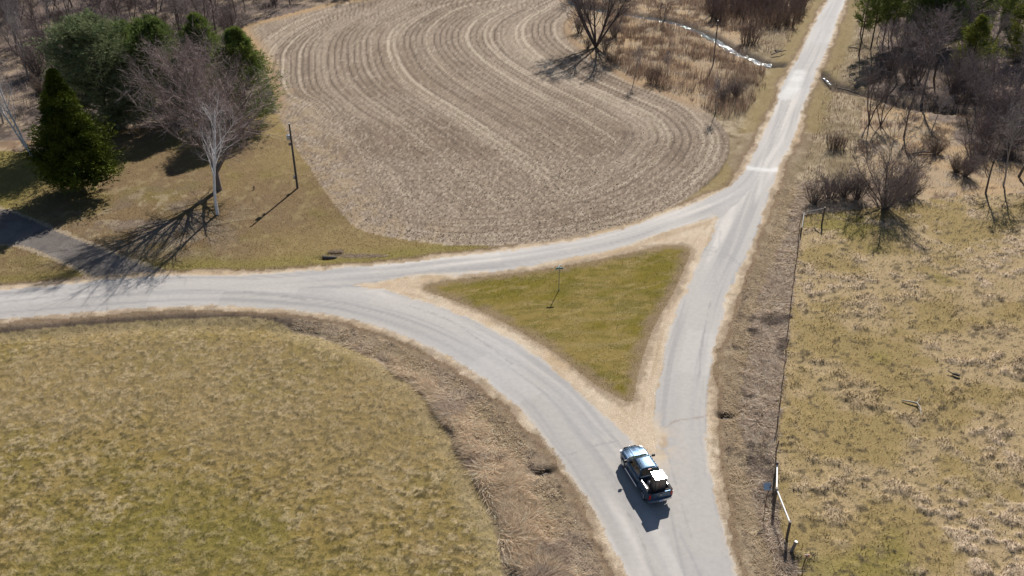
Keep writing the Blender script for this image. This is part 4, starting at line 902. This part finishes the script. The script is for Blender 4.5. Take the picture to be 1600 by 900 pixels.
def shape_front(bm, W=W2):
    for v in bm.verts:
        t = abs(v.co.y)/W
        if v.co.x > 2.0: v.co.x -= .34*t**3.2*(v.co.x-2.0)/.85
        if v.co.x > 2.3: v.co.y *= 1-.10*((v.co.x-2.3)/.6)
        if v.co.z > 1.0 : v.co.z -= .05*t**4*(1 if v.co.x > 1.2 else .3)
        if v.co.z < .62: v.co.y *= .975
        if v.co.z > 1.2: v.co.y *= .975
ys = [-1, -.9, -.66, -.36, 0, .36, .66, .9, 1]
prof = [(-.95, .5), (-.95, 1.33), (0, 1.34), (1.3, 1.37), (1.75, 1.38), (2.2, 1.34), (2.55, 1.27), (2.78, 1.16), (2.86, .95), (2.84, .62), (2.72, .5)] + arch(1.9) + [(1.38, .46), (0, .46)]
bm = extrude(prof, ys); shape_front(bm); body = bobj('body', bm, PT, tr, .03, 2, True)
for s_ in (-1, 1):                                                   # bed sides with the rear arches
    pr_ = [(-.98, .48), (-.98, 1.34), (-2.84, 1.34), (-2.88, 1.2), (-2.88, .6), (-2.55, .55)] + [p for p in arch(-1.9)[::-1]]
    bm = extrude(pr_, [s_*.80, s_*.84, s_*.97, s_*1.0]); [setattr(v.co, 'y', v.co.y*.985) for v in bm.verts if v.co.z < .6]
    bobj('bed_side', bm, PT, tr, .025)
    bm = BM(); add_box(bm, (-1.91, s_*.90, 1.352), (1.88, .215, .03)); br_ = bobj('bed_rail', bm, RL, tr, .012); bm = BM(); add_box(bm, (-1.75, s_*.86, 1.372), (1.0, .035, .02)); bobj('rail_strip', bm, CH, br_)
    bm = BM(); add_box(bm, (-1.9, s_*.67, 1.0), (.98, .26, .30)); bobj('wheel_housing', bm, BED, tr, .05)
    bm = BM(); add_tube(bm, [(-.9, s_*1.03, .42), (1.32, s_*1.03, .42)], .055, 8); bobj('running_board', bm, CH, tr)
    bm = BM(); add_box(bm, (1.02, s_*1.20, 1.43), (.15, .26, .22)); add_box(bm, (1.02, s_*1.03, 1.38), (.08, .16, .05)); bobj('mirror', bm, BK, tr, .03)
    bm = BM(); add_box(bm, (2.60, s_*.86, 1.02), (.26, .20, .24), Matrix.Rotation(-s_*.62, 3, 'Z')); bobj('headlight', bm, plain('lens', (.6, .62, .65), .15, .3, .5), tr, .04)
    bm = BM(); add_box(bm, (-2.90, s_*.91, 1.06), (.07, .17, .42)); bobj('taillight', bm, RD_, tr, .025)
    for cx_ in (1.9, -1.9):                                          # wheels
        we = BM(); add_tube(we, [(cx_, s_*.76, .40), (cx_, s_*.80, .40), (cx_, s_*.95, .40), (cx_, s_*.99, .40)], [.37, .405, .405, .375], 24); wt = bobj('wheel', we, RB, tr)
        rm = BM(); add_tube(rm, [(cx_, s_*.975, .40), (cx_, s_*.998, .40)], [.265, .265], 24); bobj('rim', rm, AL, wt)
        sp_ = BM()
        for k in range(5):
            a = k*2*math.pi/5 + .3; add_box(sp_, (cx_+.13*math.cos(a), s_*1.003, .40+.13*math.sin(a)), (.24, .03, .075), Matrix.Rotation(-a, 3, 'Y'))
        add_tube(sp_, [(cx_, s_*.99, .40), (cx_, s_*1.02, .40)], .07, 10); bobj('spoke_set', sp_, CH, wt)
    # arch flares
    for cx_ in (1.9, -1.9):
        bm = BM(); add_tube(bm, [(x_, s_*.992, z_) for x_, z_ in arch(cx_, .505)], .03, 5); bobj('arch_lip', bm, PT, tr)
    # doors: gaps, handles
    for xg in (.18,):
        bm = BM(); add_box(bm, (xg, s_*.999, .92), (.018, .012, .80)); bobj('door_gap', bm, BK, tr)
    for xg in (-.62, .42):
        bm = BM(); add_box(bm, (xg-.1, s_*1.008, 1.16), (.2, .03, .045)); bobj('door_handle', bm, PT, tr, .01)
bm = BM(); add_box(bm, (-1.9, 0, .80), (1.86, 1.6, .06)); bobj('bed_floor', bm, BED, tr)
bm = BM()
for k in range(9): add_box(bm, (-1.9, -.48+k*.12, .845), (1.8, .05, .025))
bobj('floor_rib', bm, BED, tr)
bm = BM(); add_box(bm, (-1.0, 0, 1.06), (.05, 1.6, .55)); bobj('bed_front_panel', bm, PT, tr)
bm = BM(); add_box(bm, (-2.87, 0, 1.0), (.07, 1.63, .66)); tg = bobj('tailgate', bm, PT, tr, .02)
bm = BM(); add_box(bm, (-2.91, 0, 1.20), (.02, .22, .06)); bobj('handle', bm, BK, tg, .008)
bm = BM(); add_box(bm, (-2.908, 0, 1.08), (.02, .09, .10)); bobj('emblem', bm, CH, tg, .01)
bm = BM(); add_box(bm, (-2.908, .52, 1.0), (.012, .22, .03)); bobj('badge', bm, CH, tg)
bm = BM(); add_box(bm, (-2.72, -.32, 1.345), (.16, .90, .02)); bobj('tailgate_cap', bm, RL, tr)
bmr = extrude([(-3.06, .52), (-3.06, .72), (-2.9, .74), (-2.9, .5)], [-.98, -.9, -.5, -.32, .32, .5, .9, .98])
for v in bmr.verts:
    if abs(v.co.y) > .8: v.co.x += .12*(abs(v.co.y)-.8)/.18
bobj('rear_bumper', bmr, CH, tr, .02)
bm = BM(); add_box(bm, (-3.068, .02, .63), (.02, .32, .17)); lp = bobj('license_plate', bm, plain('plate_blue_white', (.45, .52, .70), .4), tr, .006)
bmf = extrude([(2.78, .42), (2.98, .48), (3.0, .72), (2.84, .78)], [-.92, -.7, -.35, 0, .35, .7, .92])
for v in bmf.verts: v.co.x -= .42*(abs(v.co.y)/.95)**2.6
bobj('front_bumper', bmf, CH, tr, .03)
bm = BM(); add_box(bm, (2.86, 0, 1.0), (.06, 1.1, .30)); gr = bobj('grille', bm, BK, tr, .03)
bm = BM(); add_box(bm, (2.90, 0, 1.0), (.02, 1.1, .05)); add_box(bm, (2.90, 0, 1.0), (.025, .06, .3)); bobj('grille_bar', bm, CH, gr, .01)
# hood panels, raised in the middle with dark gaps between
def panel(name, x0, x1, y0, y1, lift, m=PT, nx=8, ny=4):
    bm = BM(); gx = np.linspace(x0, x1, nx); gy = np.linspace(y0, y1, ny); V = []
    for x_ in gx:
        row = []
        for y_ in gy:
            t = abs(y_)/W2; xx = x_ - (.34*t**3.2*(x_-2.0)/.85 if x_ > 2 else 0); zz = np.interp(x_, [1.3, 1.75, 2.2, 2.55, 2.78], [1.37, 1.38, 1.34, 1.27, 1.16]) + lift - .05*t**4
            row.append(bm.verts.new((xx, y_*(1-.05*max(0, x_-2.3)/.6), zz)))
        V.append(row)
    for a, b in zip(V, V[1:]):
        for k in range(ny-1): bm.faces.new((a[k], a[k+1], b[k+1], b[k]))
    r = bmesh.ops.solidify(bm, geom=bm.faces[:], thickness=.02); return bobj(name, bm, m, tr, sm=True)
panel('hood', 1.36, 2.72, -.30, .30, .05); panel('hood_side', 1.36, 2.70, .34, .84, .02); panel('hood_side', 1.36, 2.70, -.84, -.34, .02)
bm = BM(); add_box(bm, (1.38, 0, 1.395), (.10, 1.5, .03)); bobj('cowl', bm, BK, tr, .01)
for s_ in (.45, -.15):
    bm = BM(); add_tube(bm, [(1.36, s_, 1.42), (1.27, s_-.5, 1.50)], .014, 5); bobj('wiper', bm, BK, tr)
# cab
low = [(-.93, .93), (1.34, .93)]; zl, zr = 1.33, 1.90
L_ = [(-.93, -.935), (1.36, -.935), (1.36, .935), (-.93, .935)]; R_ = [(-.70, -.74), (.66, -.70), (.66, .70), (-.70, .74)]
bm = BM(); a = [bm.verts.new((x_, y_, zl)) for x_, y_ in L_]; b = [bm.verts.new((x_, y_, zr-.05)) for x_, y_ in R_]
for k in range(4): bm.faces.new((a[k], a[(k+1) % 4], b[(k+1) % 4], b[k]))
bm.faces.new(b); bm.faces.new(a[::-1]); cab = bobj('cab', bm, PT, tr, .03)
bm = BM(); V = []
for x_ in np.linspace(-.76, .72, 9):
    V.append([bm.verts.new((x_, y_*(1-.03*(x_+.7)), zr-.055 + .075*(1-(abs(y_)/.75)**2.6)*(1-((x_+.02)/.76)**4*.55))) for y_ in np.linspace(-.75, .75, 11)])
for p_, q_ in zip(V, V[1:]):
    for k in range(10): bm.faces.new((p_[k], p_[k+1], q_[k+1], q_[k]))
bmesh.ops.solidify(bm, geom=bm.faces[:], thickness=.03); rf = bobj('roof', bm, PT, tr, sm=True)
def quad_on(name, A, B, C_, D, s0, s1, t0, t1, m, off=.012, parent=tr):
    """a pane laid on the face A B (bottom) C D (top)"""
    A, B, C_, D = map(Vector, (A, B, C_, D)); nrm = (B-A).cross(D-A).normalized()
    P = lambda s_, t_: (A*(1-s_)+B*s_)*(1-t_) + (D*(1-s_)+C_*s_)*t_
    bm = BM(); vs = [bm.verts.new(P(s_, t_)+nrm*o_) for o_ in (off, -.004) for s_, t_ in ((s0, t0), (s1, t0), (s1, t1), (s0, t1))]
    for f_ in ((0, 1, 2, 3), (7, 6, 5, 4), (0, 4, 5, 1), (1, 5, 6, 2), (2, 6, 7, 3), (3, 7, 4, 0)): bm.faces.new([vs[i] for i in f_])
    return bobj(name, bm, m, parent)
def l3(i): return (*L_[i], zl)
def r3(i): return (*R_[i], zr-.05)
quad_on('windshield', l3(1), l3(2), r3(2), r3(1), .07, .93, .06, .96, WG)
quad_on('rear_window', l3(3), l3(0), r3(0), r3(3), .10, .90, .18, .88, GL)
for A, B, C_, D, fl_ in ((l3(0), l3(1), r3(1), r3(0), 0), (l3(2), l3(3), r3(3), r3(2), 1)):
    for s0, s1 in ((.08, .44), (.48, .86)):
        if fl_: s0, s1 = 1-s1, 1-s0
        quad_on('side_window', A, B, C_, D, s0, s1, .08, .88, GL)
bm = BM(); add_box(bm, (-.80, 0, 1.845), (.05, .28, .035)); bobj('brake_light', bm, RD_, tr, .008)
bm = BM(); add_tube(bm, [(1.45, -.8, 1.37), (1.40, -.8, 2.0)], .012, 4); bobj('antenna', bm, BK, tr)
# polished box standing in the bed, its lid tilted on purpose to throw the sun's glint at the camera
half = (SDIR + (Vector((0, 0, CAM_H)) - Vector((10.9, 52.8, 1.5))).normalized()).normalized()
tb = empty('cabinet', (0, 0, 0)); R_t = Matrix.Rotation(math.atan2(hy_, hx_), 4, 'Z'); loc = Matrix.Translation((10.38, 54.13, .09)) @ R_t @ Vector((-2.13, -.10, .84))
tb.location = loc; tb.rotation_euler = (0, 0, math.atan2(hy_, hx_)); tag(tb, 'tall dark cabinet in the truck bed, its silver top flashing in the sun', 'cabinet')
SB = plain('polished_aluminium', (.85, .86, .88), .12, 1); GB2 = plain('smoked_cabinet', (.15, .125, .10), .35, 0, .3)
bm = BM(); add_box(bm, (0, 0, .73), (.84, .86, 1.46)); case = bobj('case', bm, GB2, tb, .02)
for sx_, sy_ in ((-1, -1), (-1, 1), (1, -1), (1, 1)):
    bm = BM(); add_box(bm, (sx_*.425, sy_*.435, .73), (.04, .04, 1.47)); bobj('corner_trim', bm, RL, tb, .006)
bm = BM(); add_box(bm, (0, 0, 0), (.94, .96, .05)); lid = bobj('lid', bm, SB, tb, .01); lid.location = (0, 0, 1.50)
hl_ = R_t.inverted().to_3x3() @ half; lid.rotation_euler = hl_.to_track_quat('Z', 'Y').to_euler(); lid.rotation_euler.z = 0
bm = BM(); add_box(bm, (-.435, .1, .9), (.03, .03, .5)); bobj('handle', bm, plain('dull_red', (.30, .04, .03), .4), tb)  # thin upright red bar on the rear face of the case
tw_l = Matrix.Translation((10.38, 54.13, .09)) @ R_t @ Vector((-1.35, .35, .85))
bm = BM(); add_tube(bm, [(0, -.18, .17), (0, .02, .17)], [.24, .24], 16); add_tube(bm, [(0, -.185, .17), (0, -.19, .17)], .1, 10)
o = bobj('cable_coil', bm, plain('grey_plastic', (.22, .21, .20), .6)); o.location = tw_l; o.rotation_euler = (0, 0, 1.2); tag(o, 'grey coil lying in the truck bed behind the cab', 'coil')

TH = poly_mask([(1135, 46), (1180, 50), (1240, 42), (1264, 24), (1272, 0), (1280, -60), (1080, -60), (1060, 10), (1105, 28)])
sapm = np.clip(MD(X, Y)*sst(.40, .58, fbm(X, Y, 5, 2, 95))*.9 + TH(X, Y)*.9, 0, 1)
def f(k, x, y): return sapm[k] * (dF[k] < -1) * (dSt[k] > 1.8) * (dOut[k] < -4) * sst(.35, .6, n1v[k])
x, y, k = scatter(150000, 5, 80, 108, 225, f); n = len(x)
c = tint(n, [(.17, .115, .09), (.22, .14, .10), (.13, .095, .08), (.25, .18, .13)])
blades('saplings', 'dense thin upright saplings and reddish brown scrub left of the far road', x, y, RG.uniform(1.0, 3.4, n), RG.uniform(.035, .06, n), np.abs(RG.normal(0, .12, n)), RG.uniform(0, 6.3, n), c, 'saplings')
